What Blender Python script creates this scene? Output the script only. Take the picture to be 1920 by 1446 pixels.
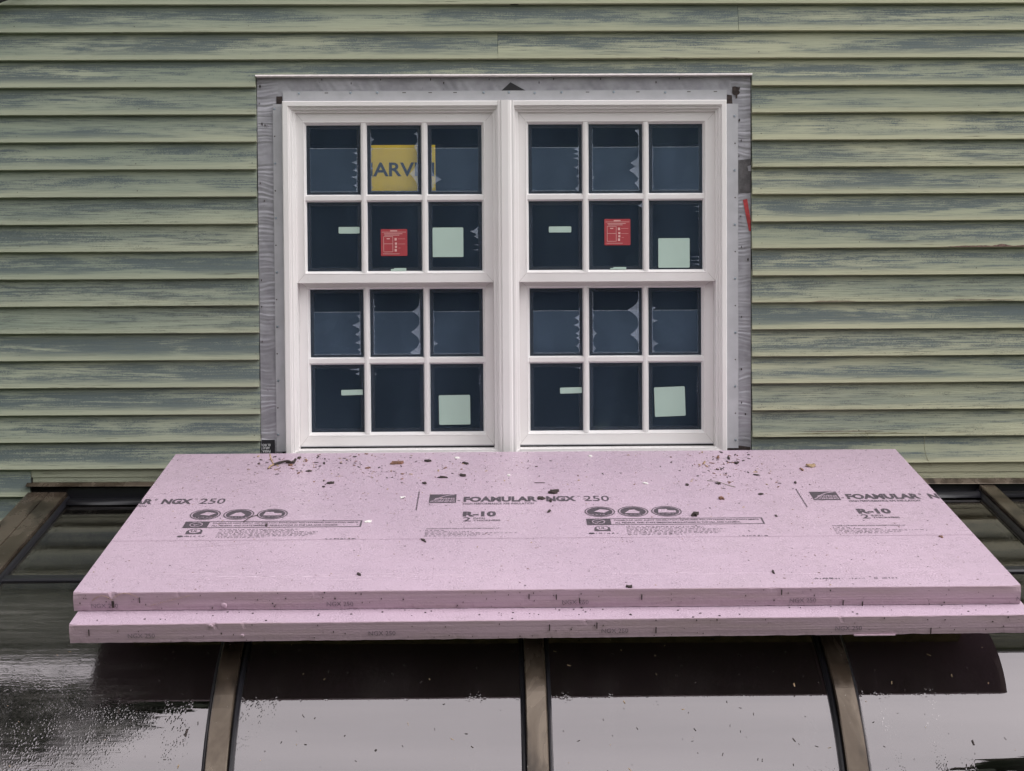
import bpy, bmesh, math, random
from mathutils import Vector, Matrix, noise as mnoise
R_ = math.radians
sc = bpy.context.scene
for o_ in list(bpy.data.objects):
    bpy.data.objects.remove(o_, do_unlink=True)
COL = sc.collection

# ------------------------------------------------------------------ camera
YAW, PITCH, ROLL = -0.01789574, -0.03246209, 0.00642865
CAM = Vector((-0.06937581, -5.05847884, -1.131791))
cam_d = bpy.data.cameras.new('camera')
cam = bpy.data.objects.new('camera', cam_d)
COL.objects.link(cam)
M3 = Matrix.Rotation(YAW, 3, 'Z') @ Matrix.Rotation(PITCH, 3, 'X') @ Matrix.Rotation(ROLL, 3, 'Y')
right, fwd, up = M3.col[0], M3.col[1], M3.col[2]
cm = Matrix.Identity(4)
for r in range(3):
    cm[r][0] = right[r]; cm[r][1] = up[r]; cm[r][2] = -fwd[r]; cm[r][3] = CAM[r]
cam.matrix_world = cm
cam_d.sensor_fit = 'HORIZONTAL'
cam_d.sensor_width = 36.0
cam_d.lens = 36.0 * 2760 / 1920
cam_d.clip_start = 0.05
cam_d.clip_end = 500
sc.camera = cam

# ------------------------------------------------------------------ overcast daylight
SUN_EL, SUN_AZ = R_(46), R_(109)
w = bpy.data.worlds.new('World'); sc.world = w; w.use_nodes = True
wn = w.node_tree.nodes; wl = w.node_tree.links
bg = wn['Background']
sky = wn.new('ShaderNodeTexSky'); sky.sky_type = 'NISHITA'
sky.sun_disc = False; sky.sun_elevation = SUN_EL; sky.sun_rotation = SUN_AZ
sky.air_density = 1.0; sky.dust_density = 4.0; sky.ozone_density = 1.0
hs = wn.new('ShaderNodeHueSaturation'); hs.inputs['Saturation'].default_value = 0.13
wl.new(sky.outputs[0], hs.inputs['Color'])
# an even overcast deck with faint cloud structure over the sky
cn = wn.new('ShaderNodeTexNoise'); cn.inputs['Scale'].default_value = 2.2; cn.inputs['Detail'].default_value = 5
cr = wn.new('ShaderNodeValToRGB'); cr.color_ramp.elements[0].position = .3; cr.color_ramp.elements[1].position = .7
cr.color_ramp.elements[0].color = (.80, .78, .80, 1); cr.color_ramp.elements[1].color = (1, .965, .985, 1)
cs = wn.new('ShaderNodeVectorMath'); cs.operation = 'SCALE'; cs.inputs['Scale'].default_value = 7.0
cx = wn.new('ShaderNodeMix'); cx.data_type = 'RGBA'; cx.inputs[0].default_value = .8
tcw = wn.new('ShaderNodeTexCoord')
wl.new(tcw.outputs['Generated'], cn.inputs['Vector']); wl.new(cn.outputs[0], cr.inputs[0]); wl.new(cr.outputs[0], cs.inputs[0])
wl.new(hs.outputs[0], cx.inputs[6]); wl.new(cs.outputs[0], cx.inputs[7]); wl.new(cx.outputs[2], bg.inputs['Color'])
bg.inputs['Strength'].default_value = 0.15
sd = bpy.data.lights.new('sun', 'SUN'); sd.energy = 0.5; sd.angle = R_(38); sd.color = (1, .965, .94)
so = bpy.data.objects.new('sun', sd); COL.objects.link(so)
dirv = Vector((math.sin(SUN_AZ) * math.cos(SUN_EL), math.cos(SUN_AZ) * math.cos(SUN_EL), math.sin(SUN_EL)))
so.rotation_euler = dirv.to_track_quat('Z', 'Y').to_euler()
so.location = (0, -12, 12)
sc.view_settings.view_transform = 'Standard'
sc.view_settings.look = 'None'
sc.view_settings.exposure = 1.13
sc.view_settings.gamma = 1
sc.view_settings.use_curve_mapping = False
sc.render.engine = 'CYCLES'
sc.cycles.max_bounces = 10
sc.cycles.transparent_max_bounces = 16

# ------------------------------------------------------------------ helpers
def tag(o, label=None, cat=None, group=None, kind=None):
    if label: o['label'] = label
    if cat: o['category'] = cat
    if group: o['group'] = group
    if kind: o['kind'] = kind
    return o

def link(name, me, parent=None, mats=()):
    for m in mats: me.materials.append(m)
    o = bpy.data.objects.new(name, me); COL.objects.link(o)
    if parent is not None: o.parent = parent
    return o

def empty(name, loc=(0, 0, 0)):
    o = bpy.data.objects.new(name, None); COL.objects.link(o); o.location = loc
    o.empty_display_size = .1
    return o

class MB:
    def __init__(self): self.v = []; self.f = []; self.m = []
    def add(self, vs, fs, mi=0):
        b = len(self.v); self.v += [tuple(p) for p in vs]
        self.f += [tuple(b + i for i in f) for f in fs]; self.m += [mi] * len(fs)
    def box(self, x0, x1, y0, y1, z0, z1, mi=0):
        self.add([(x0, y0, z0), (x1, y0, z0), (x1, y1, z0), (x0, y1, z0), (x0, y0, z1), (x1, y0, z1), (x1, y1, z1), (x0, y1, z1)],
                 [(0, 3, 2, 1), (4, 5, 6, 7), (0, 1, 5, 4), (1, 2, 6, 5), (2, 3, 7, 6), (3, 0, 4, 7)], mi)
    def mesh(self, name, smooth=False):
        me = bpy.data.meshes.new(name); me.from_pydata(self.v, [], self.f)
        me.polygons.foreach_set('material_index', self.m)
        if smooth: me.polygons.foreach_set('use_smooth', [True] * len(self.f))
        me.update(); return me
    def build(self, name, mats, parent=None, smooth=False):
        if not isinstance(mats, (list, tuple)): mats = [mats]
        return link(name, self.mesh(name, smooth), parent, mats)

class N:
    """small node-tree writer"""
    def __init__(self, name):
        self.m = bpy.data.materials.new(name); self.m.use_nodes = True
        self.t = self.m.node_tree; self.t.nodes.clear()
        self.out = self.t.nodes.new('ShaderNodeOutputMaterial')
    def n(self, typ, **kw):
        nd = self.t.nodes.new('ShaderNode' + typ)
        for k, v in kw.items(): setattr(nd, k, v)
        return nd
    def put(self, sock, val):
        if isinstance(val, bpy.types.NodeSocket): self.t.links.new(val, sock)
        else:
            if sock.type == 'RGBA' and len(val) == 3: val = (*val, 1)
            sock.default_value = val
    def coord(self, kind='Object'): return self.n('TexCoord').outputs[kind]
    def pos(self): return self.n('NewGeometry').outputs['Position']
    def rnd(self): return self.n('ObjectInfo').outputs['Random']
    def vm(self, a, b, op='MULTIPLY'):
        nd = self.n('VectorMath', operation=op); self.put(nd.inputs[0], a); self.put(nd.inputs[1], b); return nd.outputs[0]
    def noise(self, vec, scale=1, detail=3, rough=.55, col=False, dist=0):
        nd = self.n('TexNoise'); self.put(nd.inputs['Vector'], vec); nd.inputs['Scale'].default_value = scale
        nd.inputs['Detail'].default_value = detail; nd.inputs['Roughness'].default_value = rough
        nd.inputs['Distortion'].default_value = dist
        return nd.outputs[1 if col else 0]
    def vor(self, vec, scale=1, feature='F1'):
        nd = self.n('TexVoronoi', feature=feature); self.put(nd.inputs['Vector'], vec); nd.inputs['Scale'].default_value = scale
        return nd.outputs['Distance']
    def math(self, op, a, b=0, c=0, clamp=False):
        nd = self.n('Math', operation=op, use_clamp=clamp)
        for i, v in enumerate((a, b, c)): self.put(nd.inputs[i], v)
        return nd.outputs[0]
    def ramp(self, x, a, b, lo=0, hi=1, smooth=True):
        nd = self.n('MapRange', interpolation_type='SMOOTHSTEP' if smooth else 'LINEAR')
        for k, v in (('Value', x), ('From Min', a), ('From Max', b), ('To Min', lo), ('To Max', hi)): self.put(nd.inputs[k], v)
        return nd.outputs[0]
    def mix(self, f, a, b, blend='MIX'):
        nd = self.n('Mix', data_type='RGBA', blend_type=blend)
        self.put(nd.inputs[0], f); self.put(nd.inputs[6], a); self.put(nd.inputs[7], b); return nd.outputs[2]
    def sep(self, v):
        nd = self.n('SeparateXYZ'); self.put(nd.inputs[0], v); return nd.outputs
    def fresnel(self, ior, normal):
        g = self.n('NewGeometry').outputs['Backfacing']
        i = self.math('ADD', ior, self.math('MULTIPLY', g, 1 / ior - ior))
        fr = self.n('Fresnel'); self.put(fr.inputs['IOR'], i); self.put(fr.inputs['Normal'], normal); return fr.outputs[0]
    def bump(self, h, strength=.3, dist=.002, normal=None):
        nd = self.n('Bump'); self.put(nd.inputs['Height'], h); self.put(nd.inputs['Strength'], strength); nd.inputs['Distance'].default_value = dist
        if normal is not None: self.put(nd.inputs['Normal'], normal)
        return nd.outputs[0]
    def pbr(self, col, rough=.5, normal=None, metal=0, spec=.5, **kw):
        nd = self.n('BsdfPrincipled')
        self.put(nd.inputs['Base Color'], col); self.put(nd.inputs['Roughness'], rough)
        self.put(nd.inputs['Metallic'], metal); nd.inputs['Specular IOR Level'].default_value = spec
        if normal is not None: self.put(nd.inputs['Normal'], normal)
        for k, v in kw.items(): self.put(nd.inputs[k.replace('_', ' ')], v)
        self.t.links.new(nd.outputs[0], self.out.inputs[0]); return nd
    def shader(self, s): self.t.links.new(s, self.out.inputs[0])

def plain(name, col, rough=.5, metal=0, spec=.5, var=.0, scale=20):
    k = N(name)
    if var:
        f = k.noise(k.coord(), scale, 4)
        c = k.mix(k.ramp(f, .3, .7), tuple(x * (1 - var) for x in col), tuple(min(1, x * (1 + var)) for x in col))
    else: c = col
    k.pbr(c, rough, metal=metal, spec=spec); return k.m

# ------------------------------------------------------------------ materials
def mat_siding():
    k = N('weathered_green_siding')
    oc = k.coord(); rnd = k.rnd()
    off = k.n('CombineXYZ'); k.put(off.inputs[0], k.math('MULTIPLY', rnd, 91.7)); k.put(off.inputs[1], k.math('MULTIPLY', rnd, 37.3)); k.put(off.inputs[2], k.math('MULTIPLY', rnd, 53.1))
    p = k.vm(oc, off.outputs[0], 'ADD')
    z = k.math('DIVIDE', k.sep(oc)[2], .0925)
    patch = k.noise(k.vm(p, (1.7, 1, 21)), 1, 5, .6, dist=.4)
    fine = k.noise(k.vm(p, (7, 1, 260)), 1, 4, .6)
    mid = k.noise(k.vm(p, (16, 1, 90)), 1, 5, .65)
    speck = k.noise(k.vm(p, (260, 1, 420)), 1, 2, .6)
    zone = k.math('MULTIPLY', k.ramp(z, .12, .42), k.ramp(z, 1.02, .72))
    r2 = k.math('FRACT', k.math('MULTIPLY', rnd, 7.77))
    thr = k.ramp(r2, 0, 1, .06, -.09, smooth=False)
    big = k.math('MULTIPLY', k.math('SUBTRACT', k.noise(k.vm(p, (.9, 1, 7)), 1, 2), .5), .35)
    raw = k.math('ADD', k.math('ADD', k.math('ADD', patch, big), thr), k.math('MULTIPLY', k.math('SUBTRACT', mid, .5), .45))
    raw = k.math('ADD', raw, k.math('MULTIPLY', k.math('SUBTRACT', fine, .5), .6))
    raw = k.math('ADD', raw, k.math('MULTIPLY', k.math('SUBTRACT', speck, .5), .4))
    worn = k.math('MULTIPLY', k.ramp(raw, .42, .61), zone)
    soft = k.math('MULTIPLY', k.ramp(patch, .32, .56), k.ramp(z, .05, .3))
    tone = k.noise(k.vm(p, (1.1, 1, 6)), 1, 3)
    wx = k.sep(k.pos())[0]
    yel = k.ramp(wx, -1.8, 1.2)
    pale = k.mix(yel, (.36, .388, .295), (.415, .422, .298))
    sage = k.mix(yel, (.25, .292, .228), (.30, .325, .236))
    base = k.mix(k.ramp(tone, .35, .65), sage, pale)
    base = k.mix(k.ramp(z, .34, .05, 0, .6), base, k.mix(yel, (.37, .385, .285), (.43, .42, .285)))
    base = k.mix(k.math('MULTIPLY', soft, .5), base, (.155, .19, .168))
    dark = k.mix(k.ramp(fine, .3, .7), (.05, .069, .076), (.118, .150, .165))
    grain_on = k.ramp(r2, .62, .8, .0, .75)
    gr = k.math('MULTIPLY', k.ramp(k.math('ADD', k.math('MULTIPLY', fine, .6), k.math('MULTIPLY', speck, .4)), .5, .6), grain_on)
    lines = k.ramp(k.math('ADD', k.math('MULTIPLY', fine, .7), k.math('MULTIPLY', speck, .3)), .40, .58)
    c = k.mix(k.math('MULTIPLY', worn, k.math('ADD', .62, k.math('MULTIPLY', lines, .36))), base, dark)
    c = k.mix(k.math('MULTIPLY', k.math('MULTIPLY', k.ramp(fine, .50, .60), k.math('ADD', k.math('MULTIPLY', soft, .8), .2)), .5), c, (.10, .125, .115))
    c = k.mix(k.math('MULTIPLY', gr, k.ramp(mid, .42, .6)), c, (.12, .13, .105))
    # thin dark checks along the grain near the lower edge
    chk = k.noise(k.vm(p, (5, 1, 330)), 1, 3, .7)
    chk = k.math('MULTIPLY', k.ramp(chk, .62, .67), k.math('MULTIPLY', k.ramp(z, .42, .2), k.ramp(k.noise(k.vm(p, (3, 1, 3)), 1, 2), .48, .6)))
    c = k.mix(chk, c, (.06, .055, .045))
    # round water marks
    h = k.math('ADD', k.math('MULTIPLY', fine, .6), k.math('MULTIPLY', k.noise(k.vm(p, (14, 30, 420)), 1, 3), .9))
    nrm = k.bump(h, k.ramp(r2, .2, .9, .4, .95), .0018)
    k.pbr(c, .62, nrm, spec=.3)
    return k.m

def mat_trim():
    k = N('pinkish_white_window_frame')
    f = k.noise(k.vm(k.pos(), (3, 3, 3)), 1, 4)
    c = k.mix(k.ramp(f, .3, .7), (.775, .745, .74), (.80, .78, .775))
    d = k.noise(k.pos(), 60, 3, .6)
    c = k.mix(k.ramp(d, .68, .78, 0, .18), c, (.5, .46, .43))
    k.pbr(c, .38, spec=.45); return k.m

def mat_foam(name, cut):
    k = N(name)
    oc = k.coord()
    a = k.noise(k.vm(oc, (1.6, 2.2, 1)), 1, 4)
    if not cut:
        c = k.mix(k.ramp(a, .35, .65), (.485, .368, .455), (.525, .398, .49))
        st = k.noise(k.vm(oc, (1.2, 60, 1)), 1, 3)
        c = k.mix(k.ramp(st, .62, .75, 0, .12), c, (.72, .56, .68))
        sp = k.noise(oc, 260, 2, .6)
        c = k.mix(k.ramp(sp, .64, .70, 0, .08), c, (.33, .23, .29))
        sq = k.noise(k.vm(oc, (1, .7, 1)), 230, 2, .5)
        c = k.mix(k.ramp(sq, .58, .68, 0, .13), c, (.74, .57, .69))
        sm = k.noise(k.vm(oc, (3.2, 4.5, 1)), 1, 6, .68, dist=.6)
        c = k.mix(k.ramp(sm, .48, .74, 0, .30), c, (.42, .33, .38))
        cell = k.vor(oc, 120)
        h = k.math('ADD', k.math('MULTIPLY', k.noise(oc, 170, 2, .5), 1.2), k.math('MULTIPLY', k.ramp(cell, .0, .32), -.35))
        drop = k.noise(oc, 12, 2)
        n_ = k.bump(h, k.ramp(drop, .35, .65, .4, .85), .0022)
        k.pbr(c, k.ramp(k.noise(oc, 30, 3), .3, .7, .24, .42), n_, spec=.5)
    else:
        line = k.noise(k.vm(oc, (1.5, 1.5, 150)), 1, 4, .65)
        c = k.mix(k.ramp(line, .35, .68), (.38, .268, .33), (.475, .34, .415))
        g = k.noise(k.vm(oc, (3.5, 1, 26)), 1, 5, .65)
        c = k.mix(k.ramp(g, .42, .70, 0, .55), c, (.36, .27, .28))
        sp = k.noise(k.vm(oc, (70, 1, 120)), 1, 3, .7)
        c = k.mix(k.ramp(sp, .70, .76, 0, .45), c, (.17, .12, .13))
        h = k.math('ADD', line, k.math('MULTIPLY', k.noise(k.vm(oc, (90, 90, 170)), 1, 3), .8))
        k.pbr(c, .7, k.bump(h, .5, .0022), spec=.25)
    return k.m

def mat_bronze():
    k = N('weathered_bronze_aluminium')
    p = k.pos()
    a = k.noise(k.vm(p, (9, 4, 4)), 1, 4, .6, dist=.6)
    c = k.mix(k.ramp(a, .35, .65), (.078, .058, .042), (.165, .132, .102))
    b = k.noise(k.vm(p, (14, 5, 5)), 1, 3)
    c = k.mix(k.ramp(b, .53, .68, 0, .85), c, (.035, .027, .022))
    s = k.noise(p, 95, 2)
    c = k.mix(k.ramp(s, .73, .77, 0, .6), c, (.42, .40, .37))
    k.pbr(c, k.ramp(a, .3, .7, .16, .34), k.bump(k.noise(p, 120, 2), .08, .001), metal=.55, spec=.6); return k.m

def mat_sunglass():
    """bronze tinted reflective glazing, wet: drops and streaks in the relief"""
    k = N('tinted_sunroom_glass')
    p = k.pos(); s = k.sep(p)
    upper = k.ramp(s[1], -1.02, -.92)
    left = k.math('MULTIPLY', k.ramp(s[0], -.86, -1.12), k.ramp(s[1], -.80, -.98, .12, 1))
    left = k.math('MAXIMUM', left, k.math('MULTIPLY', k.ramp(s[0], 1.30, 1.62), k.ramp(s[1], -1.30, -1.42, 0, .7)))
    run = k.noise(k.vm(p, (9, .9, .9)), 1, 4, .6)
    runs = k.math('MULTIPLY', k.ramp(run, .53, .62), .9)
    bars = None
    for bx in BARS:
        d = k.ramp(k.math('ABSOLUTE', k.math('SUBTRACT', s[0], bx + .07)), .075, .04)
        bars = d if bars is None else k.math('MAXIMUM', bars, d)
    bn = k.math('MULTIPLY', bars, k.ramp(k.noise(k.vm(p, (20, 3, 3)), 1, 2), .42, .55))
    wet = k.math('MAXIMUM', k.math('MAXIMUM', left, runs), k.math('MAXIMUM', bn, k.math('MULTIPLY', upper, .14)))
    v1 = k.vor(k.vm(p, (1, 1, .8)), 165)
    v2 = k.vor(p, 75)
    drop = k.math('MAXIMUM', k.ramp(v1, .50, .08), k.ramp(v2, .36, .04))
    gate = k.ramp(k.noise(p, 32, 2), .4, .52)
    drop = k.math('MULTIPLY', k.math('MULTIPLY', drop, gate), wet)
    wav = k.noise(k.vm(p, (3, 55, 55)), 1, 4, .65)
    wav2 = k.noise(k.vm(p, (26, 70, 70)), 1, 3, .6)
    lh = k.math('MULTIPLY', k.math('ADD', k.math('MULTIPLY', wav, .8), k.math('MULTIPLY', wav2, .45)), k.math('MAXIMUM', left, k.math('MULTIPLY', upper, .08)))
    nrm = k.bump(lh, .5, .0022)
    nrm = k.bump(drop, k.math('ADD', .12, k.math('MULTIPLY', left, .03)), .0016, nrm)
    fr = k.fresnel(2.55, nrm)
    gl = k.n('BsdfGlossy'); k.put(gl.inputs['Color'], (.99, .93, .955)); k.put(gl.inputs['Normal'], nrm)
    dirt = k.noise(k.vm(p, (5, 2, 2)), 1, 5, .65)
    smear = k.math('MULTIPLY', k.ramp(k.noise(k.vm(p, (2.4, 34, 34)), 1, 5, .7), .38, .72), k.ramp(k.noise(k.vm(p, (4.5, 3, 3)), 1, 3), .36, .62, .03, .20))
    k.put(gl.inputs['Roughness'], k.math('ADD', .015, k.math('MULTIPLY', left, k.ramp(dirt, .3, .7, .06, .20))))
    tr = k.n('BsdfTransparent'); k.put(tr.inputs['Color'], (.20, .185, .17))
    df = k.n('BsdfDiffuse'); k.put(df.inputs['Color'], (.35, .33, .31))
    film = k.math('ADD', k.math('MULTIPLY', k.ramp(dirt, .45, .75), .022), .006)
    drop_glints = k.math('MULTIPLY', k.math('MULTIPLY', k.ramp(k.noise(p, 150, 4, .7), .42, .78), wet), k.math('ADD', .05, k.math('MULTIPLY', left, .06)))  # pale diffuse specks painted in as highlights on the water drops
    beads = k.math('MULTIPLY', k.ramp(k.noise(k.vm(p, (1, 1.6, 1.6)), 105, 2, .5), .60, .68), k.ramp(s[1], -1.14, -1.02, 0, .22))
    amount = k.math('ADD', k.math('ADD', film, drop_glints), k.math('MULTIPLY', left, k.math('ADD', smear, beads)))
    m0 = k.n('MixShader'); k.put(m0.inputs[0], amount); k.t.links.new(tr.outputs[0], m0.inputs[1]); k.t.links.new(df.outputs[0], m0.inputs[2])
    m1 = k.n('MixShader'); k.put(m1.inputs[0], fr); k.t.links.new(m0.outputs[0], m1.inputs[1]); k.t.links.new(gl.outputs[0], m1.inputs[2])
    k.shader(m1.outputs[0]); return k.m

def mat_winglass():
    k = N('window_glass')
    p = k.pos()
    nrm = k.bump(k.noise(p, 3, 2), .05, .004); fr = k.fresnel(1.55, nrm)
    gl = k.n('BsdfGlossy'); k.put(gl.inputs['Color'], (.80, .90, 1)); k.put(gl.inputs['Roughness'], .012); k.put(gl.inputs['Normal'], nrm)
    tr = k.n('BsdfTransparent'); k.put(tr.inputs['Color'], (.90, .92, .93))
    df = k.n('BsdfDiffuse'); k.put(df.inputs['Color'], (.16, .24, .36))  # blue diffuse veil painted in for the bluish reflection on the panes
    veil = k.noise(k.vm(p, (6, 1, 2.5)), 1, 5, .6)
    m0 = k.n('MixShader'); k.put(m0.inputs[0], k.ramp(veil, .3, .75, .105, .17)); k.t.links.new(tr.outputs[0], m0.inputs[1]); k.t.links.new(df.outputs[0], m0.inputs[2])
    m1 = k.n('MixShader'); k.put(m1.inputs[0], fr); k.t.links.new(m0.outputs[0], m1.inputs[1]); k.t.links.new(gl.outputs[0], m1.inputs[2])
    k.shader(m1.outputs[0]); return k.m

def mat_film(name, col, fac, rough):
    k = N(name)
    p = k.pos()
    f = k.noise(k.vm(p, (9, 1, 7)), 1, 4)
    pb = k.n('BsdfPrincipled'); k.put(pb.inputs['Base Color'], col); k.put(pb.inputs['Roughness'], rough)
    tr = k.n('BsdfTransparent')
    m1 = k.n('MixShader'); k.put(m1.inputs[0], k.ramp(f, .3, .7, fac * .8, fac * 1.2)); k.t.links.new(tr.outputs[0], m1.inputs[1]); k.t.links.new(pb.outputs[0], m1.inputs[2])
    k.shader(m1.outputs[0]); return k.m

def mat_tape():
    k = N('silver_flashing_membrane')
    p = k.pos()
    a = k.noise(p, 14, 4, .6)
    c = k.mix(k.ramp(a, .3, .7), (.29, .285, .315), (.40, .395, .43))
    sp = k.noise(p, 60, 3)
    c = k.mix(k.ramp(sp, .68, .74, 0, .4), c, (.12, .10, .11))
    k.pbr(c, .42, k.bump(k.noise(k.vm(p, (25, 25, 90)), 1, 3), .25, .002), metal=.25, spec=.5); return k.m

BARS = [-1.565, -.735, .0525, .838, 1.655, 2.44]
M = {}
M['siding'] = mat_siding(); M['trim'] = mat_trim()
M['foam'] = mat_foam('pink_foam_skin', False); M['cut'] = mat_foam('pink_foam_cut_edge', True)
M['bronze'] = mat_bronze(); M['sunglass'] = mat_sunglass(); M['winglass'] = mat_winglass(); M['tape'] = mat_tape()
M['film'] = mat_film('protective_film', (.30, .45, .66), .11, .35)
M['curl'] = mat_film('crinkled_film', (.60, .70, .86), .30, .2)
M['filmedge'] = mat_film('film_edge', (.72, .82, .92), .26, .3)
M['joint'] = plain('mitre_joint_line', (.48, .44, .43), .6)  # darker trim tone drawn along the sash mitre joints
M['rubber'] = plain('black_rubber', (.012, .012, .016), .32, spec=.5)
M['black'] = plain('black_spacer', (.008, .007, .009), .6)
M['felt'] = plain('dark_sheathing', (.035, .03, .027), .9, var=.3)
M['flange'] = plain('grey_vinyl_flange', (.42, .42, .445), .45, var=.06)
M['screw'] = plain('zinc_screw', (.45, .52, .58), .3, metal=.9)
M['nail'] = plain('rusty_nail', (.07, .06, .05), .7)
M['cap'] = plain('white_drip_cap', (.80, .74, .74), .4, var=.08, scale=60)
M['ink'] = plain('grey_black_ink', (.075, .06, .075), .6, var=.35, scale=140)
M['inkfaint'] = plain('faint_ink', (.10, .08, .095), .65, var=.25, scale=120)
M['edgeink'] = plain('edge_print_ink', (.17, .13, .16), .7, var=.3, scale=150)
M['score'] = plain('score_groove', (.30, .20, .265), .7)
M['scuff'] = plain('pale_scuff', (.80, .64, .75), .5)
M['foamrag'] = plain('torn_foam', (.56, .40, .49), .6, var=.15, scale=60)
M['yellow'] = plain('yellow_sheet', (.98, .66, .015), .45, var=.05, scale=6)
M['navy'] = plain('dark_print', (.018, .025, .032), .5)
M['label'] = plain('pale_green_label', (.43, .56, .50), .45, var=.03, scale=8)
M['red'] = plain('red_label', (.36, .045, .055), .45, var=.05)
M['redlite'] = plain('pale_print', (.66, .40, .38), .5)
M['redtape'] = plain('red_tape', (.45, .05, .055), .45, var=.2, scale=60)
M['darktape'] = plain('dark_grey_tape', (.085, .08, .085), .6, var=.3, scale=60)
M['blacktape'] = plain('black_membrane', (.016, .015, .02), .5)
M['white'] = plain('white_print', (.7, .7, .72), .5)
M['bark'] = plain('dark_bark', (.035, .024, .022), .8, var=.5, scale=120)
M['brown'] = plain('brown_wood', (.17, .085, .055), .75, var=.45, scale=110)
M['tan'] = plain('tan_wood', (.36, .25, .15), .7, var=.35, scale=110)
M['flake'] = plain('white_paint_flake', (.80, .78, .75), .5, var=.08, scale=90)
M['stem'] = plain('dry_stem', (.20, .19, .11), .8, var=.3, scale=80)
M['rawwood'] = plain('exposed_brown_wood', (.16, .10, .085), .85, var=.5, scale=90)
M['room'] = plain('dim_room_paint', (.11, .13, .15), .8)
M['roomdark'] = plain('sunroom_floor_tile', (.05, .04, .035), .8, var=.3)
M['leaf'] = plain('dark_foliage', (.035, .055, .028), .7, var=.5, scale=1.2)
M['batten'] = plain('pale_timber', (.42, .31, .2), .7, var=.25, scale=30)
M['gutterless'] = plain('black_cable_rubber', (.02, .02, .02), .6)
k = N('lawn'); g = k.noise(k.pos(), 1.5, 6, .65)
k.pbr(k.mix(k.ramp(g, .3, .7), (.035, .06, .02), (.07, .095, .035)), .9); M['lawn'] = k.m

# ------------------------------------------------------------------ ground
GZ = -4.25
mb = MB(); S = 150; n_ = 20
for i in range(n_ + 1):
    for j in range(n_ + 1):
        mb.v.append((-S + 2 * S * i / n_, -S + 2 * S * j / n_, GZ))
for i in range(n_):
    for j in range(n_):
        a = i * (n_ + 1) + j; mb.f.append((a, a + n_ + 1, a + n_ + 2, a + 1)); mb.m.append(0)
tag(mb.build('lawn', M['lawn']), kind='structure')

# ------------------------------------------------------------------ house wall and clapboards
E_ = .09246
OX0, OX1, OZ0, OZ1 = -.80, .80, -1.530, -.290      # rough opening
mb = MB()
X0, X1, ZT, ZB = -3.3, 3.3, 1.20, GZ
for (a, b, c, d) in ((X0, OX0, ZB, ZT), (OX1, X1, ZB, ZT), (OX0, OX1, ZB, OZ0), (OX0, OX1, OZ1, ZT)):
    mb.box(a, b, .002, .12, c, d)
wall = mb.build('house_wall', M['felt'])
tag(wall, 'house wall of weathered green painted clapboards around the twin window', 'wall')
random.seed(4)

def wav(x, seed):
    return .0011 * mnoise.noise(Vector((x * 1.1, seed * 3.7, 0))) + .0004 * mnoise.noise(Vector((x * 6, seed * 3.7, 2)))

def plank(x0, x1, k, ztop=None, zbot=None, ends=(0, 0), name='clapboard', segs=None, notch=None):
    """one bevel siding board: row k hangs between lap lines k-1 and k (z = -k*E_)"""
    zl = -k * E_
    o = bpy.data.objects.new(name, None)
    top = (E_ + .022) if ztop is None else ztop - zl
    bot = 0 if zbot is None else zbot - zl
    L = x1 - x0
    n = segs or max(2, int(L / .12))
    mb = MB()
    # cross-section y as a function of height above the lap line
    yf = lambda h: -(.0260 - .0222 * h / (E_ + .022))
    prof = lambda bot: [(bot, -.0025), (bot, yf(bot) + .0018), (bot + .0016, yf(bot)), (bot + (top - bot) * .5, yf(bot + (top - bot) * .5)), (top, yf(top)), (top, -.0005 if top > E_ else -.0025)]
    xs = [(L * i / n, bot) for i in range(n + 1)]
    if notch:
        na, nb, nz = notch[0] - x0, notch[1] - x0, notch[2] - zl
        xs = [(x, nz if na < x < nb else bot) for x, _ in xs] + [(na, bot), (na + 1e-5, nz), (nb - 1e-5, nz), (nb, bot)]
        xs.sort(); n = len(xs) - 1
    m = 6
    for x, bx_ in xs:
        P = prof(bx_)
        dz = wav(x0 + x, k)
        for h, y in P: mb.v.append((x, y, h + (dz if h < E_ * .6 else dz * .5)))
    for i in range(n):
        for j in range(m):
            j2 = (j + 1) % m
            mb.f.append((i * m + j, i * m + j2, (i + 1) * m + j2, (i + 1) * m + j)); mb.m.append(0)
    mb.f.append(tuple(range(m - 1, -1, -1))); mb.m.append(0)
    mb.f.append(tuple(n * m + j for j in range(m))); mb.m.append(0)
    ob = mb.build(name, M['siding'], wall)
    ob.location = (x0, 0, zl)
    bpy.data.objects.remove(o)
    return ob

LX, RX = -.8425, .8465
for k in range(-12, 3):
    if k == 2: cuts = [X0, -.02, X1]
    elif k == 1: cuts = [X0, .80, X1]
    else:
        c = random.choice([-2.6, -2.3, 2.5, 2.9]); cuts = [X0, c, X1]
    for a, b in zip(cuts, cuts[1:]): plank(a + .0006, b - .0006, k)
# row 3 runs across above the window, notched by the opening
plank(X0, X1, 3, notch=(LX, RX, -.2345))
for k in range(4, 18):
    plank(X0, LX + random.uniform(-.0012, .0012), k); plank(RX + random.uniform(-.0012, .0012), X1, k)
plank(LX + .001, RX - .001, 17, ztop=-1.533)
mb = MB(); mb.box(X0 - .2, X1 + .2, -.12, -.002, 1.125, 1.15); mb.box(X0 - .2, X1 + .2, -.14, -.12, 1.125, 1.22)
mb.add([(X0 - .2, -.16, 1.222), (X1 + .2, -.16, 1.222), (X1 + .2, .8, 1.62), (X0 - .2, .8, 1.62), (X0 - .2, -.16, 1.242), (X1 + .2, -.16, 1.242), (X1 + .2, .8, 1.64), (X0 - .2, .8, 1.64)], [(3, 2, 1, 0), (4, 5, 6, 7), (0, 1, 5, 4), (1, 2, 6, 5), (3, 0, 4, 7)])
mb.build('eave', M['flange'], wall)
SX0 = -1.632                                  # left end of the sunroom
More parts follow.
